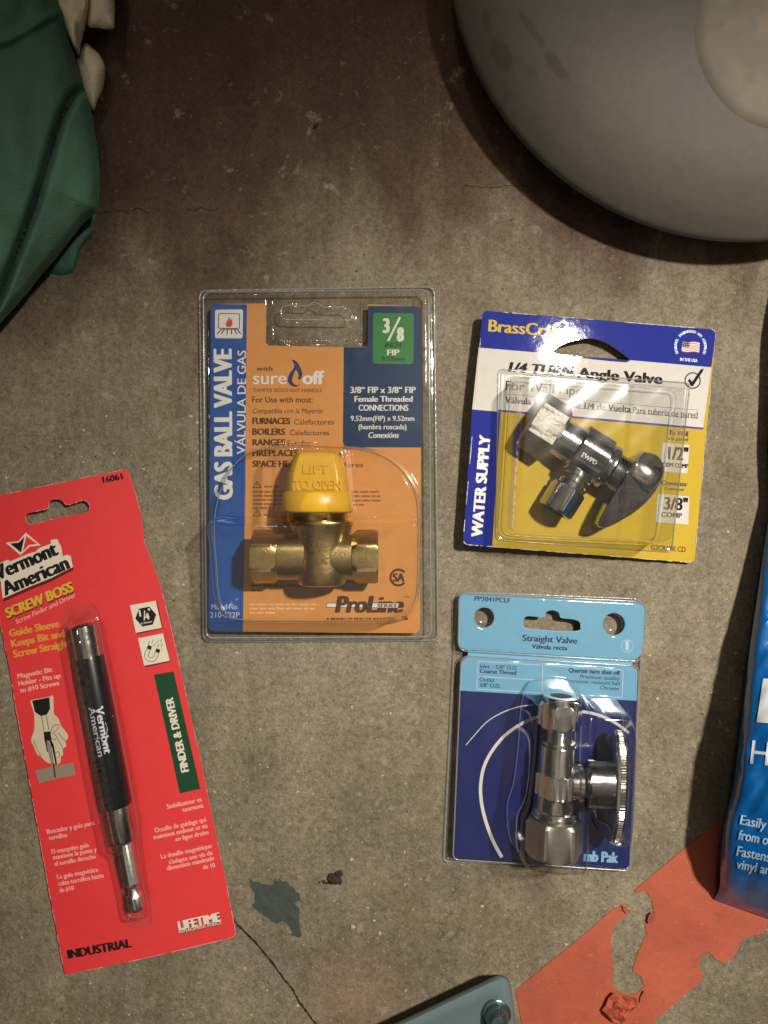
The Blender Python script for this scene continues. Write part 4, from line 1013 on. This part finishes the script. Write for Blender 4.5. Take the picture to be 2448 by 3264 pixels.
mb.poly(low[:16] + M(R4, [(1457, 838), (190, 765)]), z1, I_LB)
A4 = -3.15
C4 = lambda st, x, y, wd, cap, m_, z=z2, ang=A4, **k: mb.text(st, R4, x, y, wd, cap, m_, z, ang=ang, **k)
C4('PP2041PCLF', 297, 123, 256, 33, I_NVT, bold=.04); C4('Straight Valve', 638, 409, 395, 44, I_NVT, bold=.05); C4('Válvula recta', 706, 463, 254, 31, I_NVT, bold=.06)
for l in ([(322, 555), (1360, 620)], [(1360, 620), (1352, 815)], [(1352, 815), (312, 755)], [(312, 755), (322, 555)], [(785, 584), (782, 782)], [(317, 664), (784, 692)]):
    mb.line(M(R4, l), 2.4, z2, I_PALEBL)
C4('Inlet – 5/8" O.D.', 335, 603, 270, 28, I_NVT, bold=.02); C4('Coarse Thread', 333, 638, 262, 29, I_NVT, bold=.055); C4('Outlet', 332, 698, 107, 28, I_NVT, bold=.01); C4('3/8" O.D.', 332, 738, 150, 28, I_NVT, bold=.03)
C4('Quarter turn shut-off', 968, 633, 370, 30, I_NVT, bold=.06); C4('Premium quality', 1052, 676, 282, 26, I_NVT, bold=.01); C4('Corrosion resistant ball', 938, 706, 396, 26, I_NVT, bold=.01); C4('Chrome', 1195, 756, 134, 26, I_NVT, bold=.01)
def arcband(pts, w0, w1, m_):
    q = smooth_open(M(R4, pts), 8); n = len(q)
    L_, R_ = [], []
    for i in range(n):
        a = q[max(0, i - 1)]; c = q[min(n - 1, i + 1)]; dx, dy = c[0] - a[0], c[1] - a[1]; l = math.hypot(dx, dy)
        hw = (w0 + (w1 - w0) * i / (n - 1)) / 2; L_.append((q[i][0] - dy / l * hw, q[i][1] + dx / l * hw)); R_.append((q[i][0] + dy / l * hw, q[i][1] - dx / l * hw))
    for i in range(n - 1): mb.poly([L_[i], L_[i + 1], R_[i + 1], R_[i]], z2, m_)
arcband([(492, 1956), (430, 1840), (375, 1690), (345, 1550), (342, 1430), (365, 1310), (420, 1200), (510, 1090), (620, 1010), (740, 955), (900, 915), (1060, 915), (1200, 945), (1310, 1000), (1400, 1068)], 11, 9, I_WHITE)
arcband([(236, 1155), (300, 1080), (390, 985), (500, 920), (610, 882), (720, 866)], 2.5, 3.5, I_WHITE)
C4('mb Pak', 1075, 1983, 248, 74, I_LBT, bold=.075); C4('TM', 1330, 1935, 18, 9, I_NVT)
mb.poly(M(R4, circ(1388, 447, 46, 28)), z1, I_PALEBL, [M(R4, circ(1388, 447, 42, 28))]); mb.poly(M(R4, rrect([(1376, 408), (1402, 410), (1399, 478), (1373, 476)], 5)), z2, I_PALEBL)
mb.build('card', sp_, smooth=0)
outer4 = rr4([(178, 66), (1534, 120), (1432, 2070), (82, 2018)], [26, 40, 14, 14])
t_pl = rr4([(186, 66), (1530, 130), (1494, 556), (180, 478)], [28, 40, 34, 30])
l_pl = rr4([(202, 512), (1470, 588), (1412, 2048), (142, 1966)], [30, 26, 20, 20])
LEAN = lambda x, y, f=0.952: (1224 + (R4(x, y)[0] - 1224) * f, 1632 + (R4(x, y)[1] - 1632) * f)
bA = smooth_loop(M(LEAN, [(620, 1500), (655, 1200), (668, 1000), (690, 860), (730, 770), (800, 740), (930, 740), (1040, 765), (1100, 840), (1125, 960), (1118, 1200), (1110, 1450), (1115, 1700), (1105, 1950), (1080, 2030), (1000, 2052), (780, 2045), (660, 2020), (600, 1950), (572, 1820), (575, 1650)]), 5)
bB = smooth_loop(M(LEAN, [(1090, 900), (1200, 885), (1350, 890), (1400, 920), (1425, 1000), (1440, 1100), (1430, 1400), (1415, 1700), (1395, 1820), (1330, 1850), (1260, 1845), (1225, 1800), (1190, 1700), (1120, 1660), (1085, 1500)]), 5)
def str_z(X, Y, D):
    z = 0.0008 + 0.0012 * np.exp(-((D - 4) / 3.0) ** 2)
    pa, pb = wall(sdist(X, Y, t_pl), 6), wall(sdist(X, Y, l_pl), 6)
    z += np.maximum(pa, pb) * 0.0062
    for c_, r_ in ((R4(367, 242), 70 / 2.242), (R4(1293, 290), 78 / 2.242)):
        d = r_ - np.hypot(X - c_[0], Y - c_[1]); z -= wall(d, 9) * 0.0052; z += 0.0008 * np.exp(-(d / 2.5) ** 2)
    e = 0.001
    a_ = wall(sdist(X, Y, bA), 30) * 0.0285; b_ = wall(sdist(X, Y, bB), 20) * 0.0275
    z += np.maximum(0, e * np.log(np.exp(a_ / e) + np.exp(b_ / e)) - e * np.log(2))
    z += 0.0002 * np.sin(X * .045 + 2) * np.sin(Y * .021 + X * .01) * np.clip(D / 40, 0, 1)
    return z
formed_sheet(sp_, outer4, str_z, CLEAR2, 2.4, lambda X, Y: (sdist(X, Y, bA) > -2) | (sdist(X, Y, bB) > -2), ('clear_cover', 'blister'), drop=lambda X, Y: sdist(X, Y, hang) > 0)

rim(sp_, 'clear_rim', dense(outer4), 0.0010, 0.0006, wob=.2)
rim(sp_, 'clear_rim', dense(l_pl), 0.0068, 0.0004)
rim(sp_, 'clear_rim', dense(t_pl), 0.0068, 0.0004)
rim(sp_, 'blister_glint', dense(bA), 0.0080, 0.00022)  # added tubes round both bubbles: highlights put in as whitish colour
rim(sp_, 'blister_glint', dense(bB), 0.0080, 0.00022)
SZ = 0.0185; kS = S * (H - SZ) / H / 3.4565
sv = root('straight_valve', 'chrome straight stop valve with ribbed round handle inside the navy pack', 'valve', P(1790, 2470))
def B(t, v=0, z=SZ):   # t down the page along the axis, v to the right
    x = 648 - .052 * (t - 300) + v * .9985; y = t + v * .055; p = R13(x, y); return Vector(P(p[0], p[1], z))
axS = Vector((-0.052, -0.9986, 0)).normalized(); axH = Vector((0.9986, -0.052, 0)).normalized()
def hexpart(name, t0, t1, ap0, m, ph=0, kz=.9, bore=True):
    mb = MB(); Rr = ap0 / math.cos(math.pi / 6); B0 = B(t0); Lg = t1 - t0
    mb.lathe(rowsk([(0, ap0 * .95, ap0), (6, ap0 * 1.01, ap0), (ap0 * .16, Rr, ap0), (Lg - ap0 * .16, Rr, ap0), (Lg - 6, ap0 * 1.01, ap0), (Lg, ap0 * .95, ap0)], kS), B0, axS, UP, m, 96, kz=kz, phase=ph)
    return mb.build(name, sv, smooth=25)
hexpart('compression_nut', 275, 552, 208, CHROME)
mb = MB(); mb.lathe(rowsk([(200, 120), (204, 190), (262, 196), (278, 200)], kS), B(0), axS, UP, CHROME, 64, cap0=False, cap1=False); mb.lathe(rowsk([(200, 120), (270, 110)], kS), B(0), axS, UP, BLACKHOLE, 64); mb.build('nut_rim', sv, smooth=35)
mb = MB()
rs = []
for i in range(8): rs += [(545 + i * 20, 126), (550 + i * 20, 138), (558 + i * 20, 138), (563 + i * 20, 126)]
mb.lathe(rowsk(rs, kS), B(0), axS, UP, CHROME, 64); mb.build('thread', sv, smooth=25)
mb = MB()
mb.lathe(rowsk([(696, 130), (700, 178), (724, 182), (730, 160), (738, 160), (744, 190), (758, 196), (1030, 202), (1045, 206), (1050, 214, 205), (1056, 236, 205), (1284, 236, 205), (1292, 212), (1310, 206), (1440, 214), (1452, 236), (1476, 244), (1484, 226), (1492, 250), (1520, 258), (1536, 240), (1550, 222)], kS), B(0), axS, UP, CHROME, 96, kz=.95, phase=0)
mb.build('body', sv, smooth=30)
hexpart('base_nut', 1545, 1955, 278, NICKEL2, kz=.9)
mb = MB()
mb.lathe(rowsk([(150, 170), (215, 176), (222, 200), (262, 204), (268, 180), (330, 150)], kS), B(1150), axH, UP, CHROME, 64, kz=.95); mb.build('side_boss', sv, smooth=32)
mb = MB()
mb.lathe(rowsk([(318, 200), (322, 255), (330, 262), (590, 262), (600, 240)], kS), B(1150), axH, UP, CHROME_D, 64, kz=.82); mb.build('stem_hub', sv, smooth=32)
mb = MB()
mb.lathe(rowsk([(0, 560), (2, 590), (10, 606), (30, 612), (34, 616), (100, 616), (106, 610), (122, 596), (134, 540), (138, 400)], kS), B(1175, 592), axH, UP, CHROME, 360, kz=.38, ridge=None)
mb.build('handle', sv, smooth=40)
mb = MB()
mb.lathe(rowsk([(40, 610), (41, 624), (92, 624), (94, 610)], kS), B(1175, 592), axH, UP, CHROME, 720, kz=.385, ridge=(120, 0.011)); mb.build('ribbed_rim', sv, smooth=15)

# ================================================================== red card with screw driver sleeve
rp_ = root('blister_pack', 'long red waisted card with a black magnetic screw holder, lying at the left edge', 'blister pack', P(250, 2350))
RB_ = ((14, 0.0015),)
I_RD = ink('red_print', 'e03a3c', 0.42, .2, bump=RB_); I_PINK = ink('pale_pink_ink', 'eea8a0', .4, .1, bump=RB_); I_YO = ink('yellow_orange_ink', 'e09a3a', .4, .1, bump=RB_); I_CRM = ink('cream_ink', 'e2d9c4', .4, .1, bump=RB_); I_BK = ink('black_print', '171314', .4, .1, bump=RB_); I_YG = ink('gold_yellow_ink', 'd8b23a', .4, .1, bump=RB_); I_DGR = ink('dark_green_print', '14432a', .4, .1, bump=RB_); I_DRED = ink('dark_red_shadow_print', '6c1518', .4, .1, bump=RB_)
I_SKIN = ink('cream_halftone_print', 'cfc0a4', .45, .1, bump=RB_); I_WOOD = ink('grey_halftone_print', '8f8272', .45, .1, bump=RB_)
mb = MB(); zc = 0.0016
rc = []
rc += rrect([(-68, 1594), R5(895, 78), R5(925, 180), (-60, 1700)], [10, 12, 1, 1])[:14]
rc += M(R5, [(925, 165), (955, 265), (985, 380), (998, 450), (1001, 520), (1003, 562), (1030, 635), (1075, 750), (1120, 880), (1160, 1040), (1200, 1200), (1250, 1420), (1340, 1834)])
rc += M(R6, [(1310, 240), (1420, 770), (1500, 1150), (1548, 1400), (1562, 1470), (1552, 1492), (1525, 1504), (1000, 1622), (460, 1745), (438, 1750), (428, 1735), (330, 1210), (230, 650), (110, 0)])
rc += [(32, 2130), (2, 1980), (-22, 1870), (-40, 1790), (-45, 1740), (-60, 1690)]
hs = smooth_loop(M(R5, [(190, 415), (205, 388), (280, 368), (345, 350), (356, 308), (400, 284), (448, 300), (476, 326), (520, 318), (585, 296), (622, 308), (634, 345), (610, 378), (480, 402), (350, 432), (240, 462), (204, 450)]), 4)
M_RBOARD = mat('red_card_edge', 'd98c84', 0.8)
mb.slab(rc, zc - 0.0006, zc, I_RD, M_RBOARD, [hs])
z1 = zc + 5e-5; z2 = zc + 1e-4; z3 = zc + 1.5e-4; z4 = zc + 2e-4
T5 = lambda st, x, y, wd, cap, m_, z=z2, ang=11.7, **k: mb.text(st, R5, x, y, wd, cap, m_, z, ang=ang, **k)
T14 = lambda st, x, y, wd, cap, m_, z=z2, ang=11.7, **k: mb.text(st, R14, x, y, wd, cap, m_, z, ang=ang, **k)
T6 = lambda st, x, y, wd, cap, m_, z=z2, ang=11.7, **k: mb.text(st, R6, x, y, wd, cap, m_, z, ang=ang, **k)
T5('16061', 726, 176, 142, 42, I_BK, bold=.09)
plate = [(-60, 575), (128, 505), (146, 530), (400, 425), (488, 402), (540, 350), (690, 300), (688, 250), (768, 234), (800, 290), (822, 330), (846, 460), (900, 440), (946, 456), (976, 600), (850, 660), (700, 740), (400, 860), (50, 1012), (22, 780), (-60, 810)]
mb.poly(M(R14, [(x + 6, y + 42) for x, y in plate]), z1, I_DRED); mb.poly(M(R14, plate), z2, I_CRM)
T14('Vermont', -28, 782, 900, 185, I_BK, z3, ang=23, bold=.085); T14('American', 78, 978, 945, 178, I_BK, z3, ang=23, bold=.085)
mb.poly(M(R14, [(360, 152), (558, 318), (410, 335), (290, 447), (92, 285), (262, 265)]), z2, I_CRM)
mb.poly(M(R14, [(343, 205), (298, 412), (150, 295), (268, 282)]), z3, I_BK); mb.poly(M(R14, [(367, 198), (512, 300), (400, 314), (322, 395)]), z3, I_RD)
T14('SCREW BOSS', 112, 1290, 962, 128, I_DRED, z1, ang=22.2, bold=.09, shear=.1); T14('SCREW BOSS', 105, 1272, 962, 128, I_YG, z2, ang=22.2, bold=.09, shear=.1)
T14('Screw Finder and Driver', 232, 1345, 862, 62, I_PINK, ang=24.6, shear=.2, bold=.03)
T14('Guide Sleeve', 140, 1512, 680, 92, I_YO, bold=.08); T14('Keeps Bit and', 165, 1648, 730, 92, I_YO, bold=.08); T14('Screw Straight', 192, 1782, 770, 92, I_YO, bold=.08)
T14('Magnetic Bit', 245, 2055, 475, 62, I_PINK, bold=.07); T14('Holder - Fits up', 255, 2152, 575, 62, I_PINK, bold=.07); T14('to #10 Screws', 278, 2240, 535, 62, I_PINK, bold=.07)
mb.poly(M(R5, [(920, 1032), (1100, 998), (1140, 1182), (962, 1222)]), z1, I_DRED); mb.poly(M(R5, [(913, 1022), (1090, 990), (1132, 1178), (955, 1212)]), z2, I_CRM)
hx = [(1022 + 73 * math.cos(math.radians(a)), 1100 + 73 * math.sin(math.radians(a))) for a in range(-11, 349, 60)]
mb.poly(M(R5, hx), z3, I_BK); T5('1', 980, 1100, 12, 44, I_CRM, z4, bold=.1); T5('4', 1022, 1122, 28, 42, I_CRM, z4, bold=.1); T5('"', 1044, 1086, 14, 40, I_CRM, z4, bold=.06)
mb.poly(M(R5, [(1010, 1060), (1018, 1058), (1016, 1125), (1008, 1126)]), z4, I_CRM); T5('6.35mm', 990, 1155, 75, 13, I_CRM, z4, bold=.04)
mb.poly(M(R5, [(975, 1262), (1148, 1226), (1192, 1415), (1018, 1450)]), z1, I_DRED); mb.poly(M(R5, [(969, 1250), (1140, 1216), (1187, 1406), (1012, 1440)]), z2, I_CRM)
def magnet(cx, cy, a):
    ca, sa = math.cos(math.radians(a)), math.sin(math.radians(a)); f = lambda x, y: R5(cx + x * ca - y * sa, cy + x * sa + y * ca)
    o_ = [f(-44, -40)] + [f(44 * math.cos(math.radians(t)), 18 + 44 * math.sin(math.radians(t))) for t in range(180, -1, -15)] + [f(44, -40)]
    i_ = [f(18, -40)] + [f(18 * math.cos(math.radians(t)), 18 + 18 * math.sin(math.radians(t))) for t in range(0, 181, 15)] + [f(-18, -40)]
    mb.line(o_ + i_, 1.6, z3, I_BK, True)
    for s_ in (-31, 31): mb.poly([f(s_ - 13, -42), f(s_ + 13, -42), f(s_ + 13, -16), f(s_ - 13, -16)], z4, I_BK)
magnet(1065, 1352, 22)
for (x, y) in ((1048, 1270), (1072, 1262), (1085, 1285), (1108, 1262), (1132, 1255), (1112, 1290), (1136, 1285)): mb.line(M(R5, [(x, y), (x - 8, y + 22)]), 1.5, z3, I_BK)
mb.poly([(494, 2148), (556, 2138), (641, 2511), (576, 2525)], z2, I_DGR)
mb.text('FINDER & DRIVER', lambda x, y: (x, y), 605, 2455, 242, 24, I_CRM, z3, ang=102.4, bold=.075)
for st, x, y, wd in (('Stabilisateur et', 1113, 650, 234), ('tournevis', 1214, 672, 140), ('Douille de guidage qui', 1035, 805, 342), ('maintient embout et vis', 1026, 850, 360), ('en ligne droite', 1168, 864, 222), ('La douille magnétique', 1074, 978, 340), ("s'adapte aux vis de", 1126, 1014, 292), ('dimension maximale', 1114, 1054, 314), ('de 10', 1350, 1052, 80), ('Buscador y guía para', 318, 820, 326), ('tornillos', 330, 862, 128), ('El manguito guía', 348, 952, 258), ('mantiene la punta y', 358, 990, 300), ('el tornillo derecho', 368, 1032, 284), ('La guía magnética', 385, 1118, 282), ('calza tornillos hasta', 393, 1162, 312), ('de #10', 400, 1206, 102)):
    T6(st, x, y, wd, 30, I_PINK, bold=.05)
T6('LIFETIME', 1194, 1452, 282, 56, I_BK, z1, bold=.09); T6('LIFETIME', 1190, 1446, 282, 56, I_CRM, z2, bold=.09); T6('REPLACEMENT POLICY', 1197, 1472, 282, 24, I_BK, z1, bold=.09); T6('REPLACEMENT POLICY', 1194, 1468, 282, 22, I_CRM, z2, bold=.04)
T6('INDUSTRIAL', 455, 1644, 440, 56, I_BK, bold=.1)
# picture of a hand with a driver, printed on the card
P15 = lambda pts, z, m_: mb.poly(M(R15, pts), z, m_)
P15(smooth_loop([(488, 298), (660, 262), (842, 225), (915, 208), (925, 400), (932, 552), (1010, 622), (1060, 760), (1130, 850), (1192, 935), (1196, 1005), (1150, 1062), (1162, 1150), (1098, 1212), (1100, 1320), (1062, 1350), (1052, 1442), (1000, 1492), (850, 1482), (760, 1442), (680, 1360), (600, 1310), (530, 1150), (490, 1080), (502, 980), (548, 860), (556, 700), (545, 540), (510, 420)], 3), z2, I_SKIN)
P15([(512, 302), (842, 238), (858, 452), (795, 560), (690, 588), (650, 575), (562, 512)], z3, I_BK)
for l in ([(690, 590), (735, 860)], [(778, 570), (832, 850)]): mb.line(M(R15, l), 2.2, z3, I_GREY)
P15([(728, 890), (862, 878), (880, 1040), (925, 1130), (985, 1490), (955, 1500), (895, 1200), (862, 1130), (835, 1290), (795, 1260), (745, 1030)], z3, I_BK)
P15([(790, 1050), (850, 1055), (892, 1250), (962, 1740), (935, 1742), (850, 1400), (800, 1200)], z4, I_WOOD)
P15([(565, 1622), (850, 1550), (1300, 1460), (1336, 1690), (960, 1770), (640, 1862)], z2 + 1e-5, I_WOOD)
P15([(905, 1480), (930, 1475), (958, 1750), (935, 1752)], z4 + 3e-5, I_BK)
for l in ([(870, 900), (900, 800), (960, 750), (1040, 770)], [(900, 930), (960, 870), (1020, 800)], [(880, 1000), (940, 1040), (980, 980), (930, 930)], [(1010, 900), (1090, 1000), (1150, 1070)], [(990, 1010), (1050, 1100), (1100, 1210)], [(960, 1280), (1010, 1260), (1040, 1340), (1000, 1380)], [(540, 1060), (590, 1200), (680, 1350)]):
    mb.line(M(R15, smooth_open(l, 4)), 1.8, z3, I_GREY)
worn_edge(mb, rc, z4 + 4e-5, M_RBOARD, 8, .5, 3.2)
worn_edge(mb, hs, z4 + 4e-5, M_RBOARD, 9, .5, 2.5)
RXC = P(330, 2300)[0]
def rwarp(x, y):
    u = (x - RXC) * .98 + (y - P(330, 2300)[1]) * .19
    return 0.0022 - 0.9 * (u if u < 0 else u * .75) ** 2
mb.build('card', rp_, smooth=0, warp=rwarp)
# blister over the tool
DZ = 0.0112; kD = S * (H - DZ) / H
da = Vector((36, 182)).normalized()
def D_(t, v=0):   # t px along the tool from its top, v px to the right across
    return (265 + t * (175 / 916) * .982 + v * .982, 1990 + t * .982 - v * .19)
capo = [D_(-14, -40), D_(-22, 0), D_(-14, 42), D_(110, 50), D_(300, 52), D_(588, 52), D_(700, 46), D_(722, 36), D_(860, 32), D_(905, 36), D_(945, 28), D_(948, 0), D_(940, -28), D_(900, -34), D_(850, -30), D_(722, -34), D_(700, -44), D_(588, -48), D_(300, -48), D_(110, -46)]
cap_l = smooth_loop(capo, 4)
fl_l = smooth_loop([D_(-50, -52), D_(-60, 0), D_(-50, 55), D_(110, 68), D_(588, 70), D_(725, 58), D_(870, 50), D_(975, 40), D_(985, 0), D_(970, -42), D_(860, -46), D_(720, -54), D_(588, -62), D_(110, -62)], 4)
def red_z(X, Y, Dd):
    z = 0.0016 + 0.0003 + 0.0004 * np.exp(-((Dd - 2) / 3) ** 2)
    tt = (Y - 1990) / .982
    hh = np.interp(tt, [-30, 0, 700, 725, 850, 960], [0.0145, 0.0152, 0.0152, 0.0125, 0.0120, 0.0110])
    d = sdist(X, Y, cap_l)
    xw = (X - 1224) * S * (H - .004) / H; yw = (1632 - Y) * S * (H - .004) / H
    u = (xw - RXC) * .98 + (yw - P(330, 2300)[1]) * .19
    z += 0.0022 - 0.9 * np.where(u < 0, u, u * .75) ** 2
    return z + wall(d, 34, 2.0) * hh + 0.00012 * np.sin(Y * .2 + X * .05) * np.clip(d / 8, 0, 1)
formed_sheet(rp_, fl_l, red_z, CLEAR, 2.0, lambda X, Y: sdist(X, Y, cap_l) > -2, ('blister_flange', 'blister'), zref=0.004)
rim(rp_, 'blister_glint', dense(cap_l), 0.0043, 0.0002, zref=0.004)  # bright specular line painted as an added pale tube round the tool's blister
bd = root('screw_holder', 'black sleeved magnetic screw holder with steel shank on the red card', 'screwdriver bit holder', P(350, 2450))
dO = Vector(P(*D_(0), DZ)); dE = Vector(P(*D_(916), DZ)); axD = (dE - dO).normalized()
STEEL_L = mat('pale_steel', 'd8d5cf', 0.34, metal=1.0, var=0.08, bump=((220, 0.0001),)); STEEL = mat('steel', 'b9b6b0', 0.2, metal=1.0, var=0.1, bump=((220, 0.0002),)); SLEEVE = mat('black_sleeve', '17171a', 0.32, coat=.4, var=.05)
mb = MB(); mb.lathe(rowsk([(0, 26), (1, 36), (6, 40), (30, 41), (106, 41)], kD), dO, axD, UP, STEEL, 56, cap0=False); mb.lathe(rowsk([(0, 26), (60, 24)], kD), dO, axD, UP, BLACKHOLE, 56, cap0=False); mb.build('guide_tip', bd, smooth=35)
mb = MB(); mb.lathe(rowsk([(104, 38), (106, 43), (112, 44), (580, 44), (588, 42), (588, 34)], kD), dO, axD, UP, SLEEVE, 64); slv = mb.build('sleeve', bd, smooth=35)
mb = MB(); mb.lathe(rowsk([(584, 34), (590, 36), (690, 36), (700, 34), (706, 28), (712, 20)], kD), dO, axD, UP, STEEL, 56); mb.build('lower_collar', bd, smooth=30)
mb = MB(); ap0 = 23; Rr = ap0 / math.cos(math.pi / 6)
mb.lathe(rowsk([(700, ap0 * .9, ap0), (706, Rr, ap0), (838, Rr, ap0), (846, 19, ap0), (852, 16), (862, 16), (872, 20, ap0), (880, Rr, ap0), (915, Rr, ap0), (926, 20, ap0), (928, 12)], kD), dO, axD, UP, STEEL_L, 72, phase=.5)
mb.build('hex_shank', bd, smooth=22)
mk = MB()
I_SLV = mat('silver_ink', 'c9cad6', 0.4)
def slz(px, py):
    # height of the sleeve's surface under a photo point
    w_ = Vector(P(px, py, DZ + 44 * kD * .8)); rel = w_ - dO; t = rel.x * axD.x + rel.y * axD.y
    ds = abs(rel.x * axD.y - rel.y * axD.x); r = 44 * kD
    return DZ + math.sqrt(max(0, r * r - min(ds, r * .97) ** 2)) + 0.00012
adv = -78.8
mk.text('Vermont', R6, 628, -12, 318, 52, I_SLV, slz, ang=adv, bold=.07, dz=0.00006)
mk.text('American', R6, 585, -10, 335, 40, I_SLV, slz, ang=adv, bold=.05, dz=0.00006)
def sub(pts, n=3):
    return ragged(pts, 0, n)
mk.poly(sub(M(R6, [(748, 40), (695, 92), (708, 120), (700, 200), (762, 132), (742, 110)])), lambda a, b_: slz(a, b_), I_SLV)
mk.poly(sub(M(R6, [(742, 62), (710, 95), (722, 112), (738, 104)])), lambda a, b_: slz(a, b_) + 0.00008, I_LBT)
mk.build('printed_logo', slv, smooth=0)

# ================================================================== blue plastic bag at the right edge
BAG = mat('blue_film', '0a5b9f', 0.2, coat=.5, var=.06, vscale=30, bump=((30, 0.0022), (110, 0.0004)))
BAGW = mat('white_bag_print', 'd4d8dc', 0.3, coat=.4, bump=((30, 0.0022),)); BAGL = mat('pale_blue_bag_print', 'a9cbe6', 0.3, coat=.4, bump=((30, 0.0022),))
bag = root('plastic_bag', 'glossy blue plastic bag with white lettering standing at the right edge', 'plastic bag', P(2500, 2300))
be = smooth_open([(2500, 880), (2470, 1050), (2462, 1250), (2456, 1420), (2462, 1560), (2452, 1640), (2439, 1723), (2414, 1895), (2389, 2067), (2374, 2215), (2359, 2338), (2340, 2492), (2320, 2580), (2306, 2645), (2297, 2738), (2295, 2800), (2292, 2835), (2276, 2868)], 8)
by = np.array([p[1] for p in be]); bx = np.array([p[0] for p in be])
def bag_bot(px): return 2868 + (px - 2276) * 0.35
def bag_h(px, py, d):
    eb = bag_bot(px) - py
    f = 1 - math.exp(-max(0, eb) / 95.0) if eb < 600 else 1
    top = (0.026 + 0.014 * (1 - math.exp(-d / 110))) * (0.42 + 0.75 * max(0, min(1, (py - 1600) / 800)))
    r = 0.78 + 0.22 * math.sin(min(1, d / 30) * math.pi / 2)
    z = top * r * (0.02 + .98 * f) + 0.0006
    z += (0.0022 * mnoise.noise(Vector((px * .009, py * .004, 3))) + 0.0012 * mnoise.noise(Vector((px * .022 + py * .012, py * .014, 8)))) * min(1, d / 30) * f
    # puckers just above the bottom seal
    z += 0.0008 * math.exp(-((eb - 90) / 50) ** 2) * math.sin(px * .055 + py * .02 + 2 * mnoise.noise(Vector((px * .01, 0, 0))))
    return max(0.0004, z)
mb = MB(); vs = []; ds = [0, 2, 5, 9, 14, 20, 27, 35, 45] + [45 + i * 8 for i in range(1, 68)]; nc = len(ds) + 3; rows_ = 330
for i in range(rows_ + 1):
    q = i / rows_; pyl = 880 + (2868 - 880) * q; xl = float(np.interp(pyl, by, bx))
    hb = bag_h(xl, pyl, 0)
    for (dx, hf) in ((34, 0.02), (16, .25), (4, .65)):
        vs.append(P(xl + dx, pyl + dx * .35 * q ** 6, max(0.0003, hb * hf)))
    for d in ds:
        px = xl + d; py = pyl + d * .35 * q ** 6
        vs.append(P(px, py, bag_h(px, py, d)))
fs = [(i * nc + j, (i + 1) * nc + j, (i + 1) * nc + j + 1, i * nc + j + 1) for i in range(rows_) for j in range(nc - 1)]
mb.add(vs, fs, BAG); o = mb.build('bag_body', bag, smooth=80)
mb = MB()
def bagz(px, py): return bag_h(px, py, max(0, px - float(np.interp(py, by, bx)))) + 0.0005
wq = M(R10, [(300, 915), (420, 920), (385, 1150), (266, 1142)])
def wpt(u, v): return tuple((wq[0][i] * (1 - u) + wq[1][i] * u) * (1 - v) + (wq[3][i] * (1 - u) + wq[2][i] * u) * v for i in (0, 1))
wv = [P(*wpt(i / 12, j / 24), bagz(*wpt(i / 12, j / 24))) for j in range(25) for i in range(13)]
mb.add(wv, [(j * 13 + i, (j + 1) * 13 + i, (j + 1) * 13 + i + 1, j * 13 + i + 1) for j in range(24) for i in range(12)], BAGW)
mb.build('white_block', o, smooth=0); mb = MB()
mb.text('H', R10, 232, 1356, 92, 122, BAGW, bagz, ang=-6, bold=.0)
mb.build('heading', o, smooth=0); mb = MB()
for st, x, y, wd, cap in (('Easily', 178, 1670, 138, 50), ('from o', 168, 1748, 158, 50), ('Fastens', 160, 1832, 178, 50), ('vinyl an', 158, 1898, 178, 48)):
    mb.text(st, R10, x, y, wd, cap, BAGL, bagz, ang=-11, bold=.03, dz=0.00005)
mb.build('small_print', o, smooth=0)
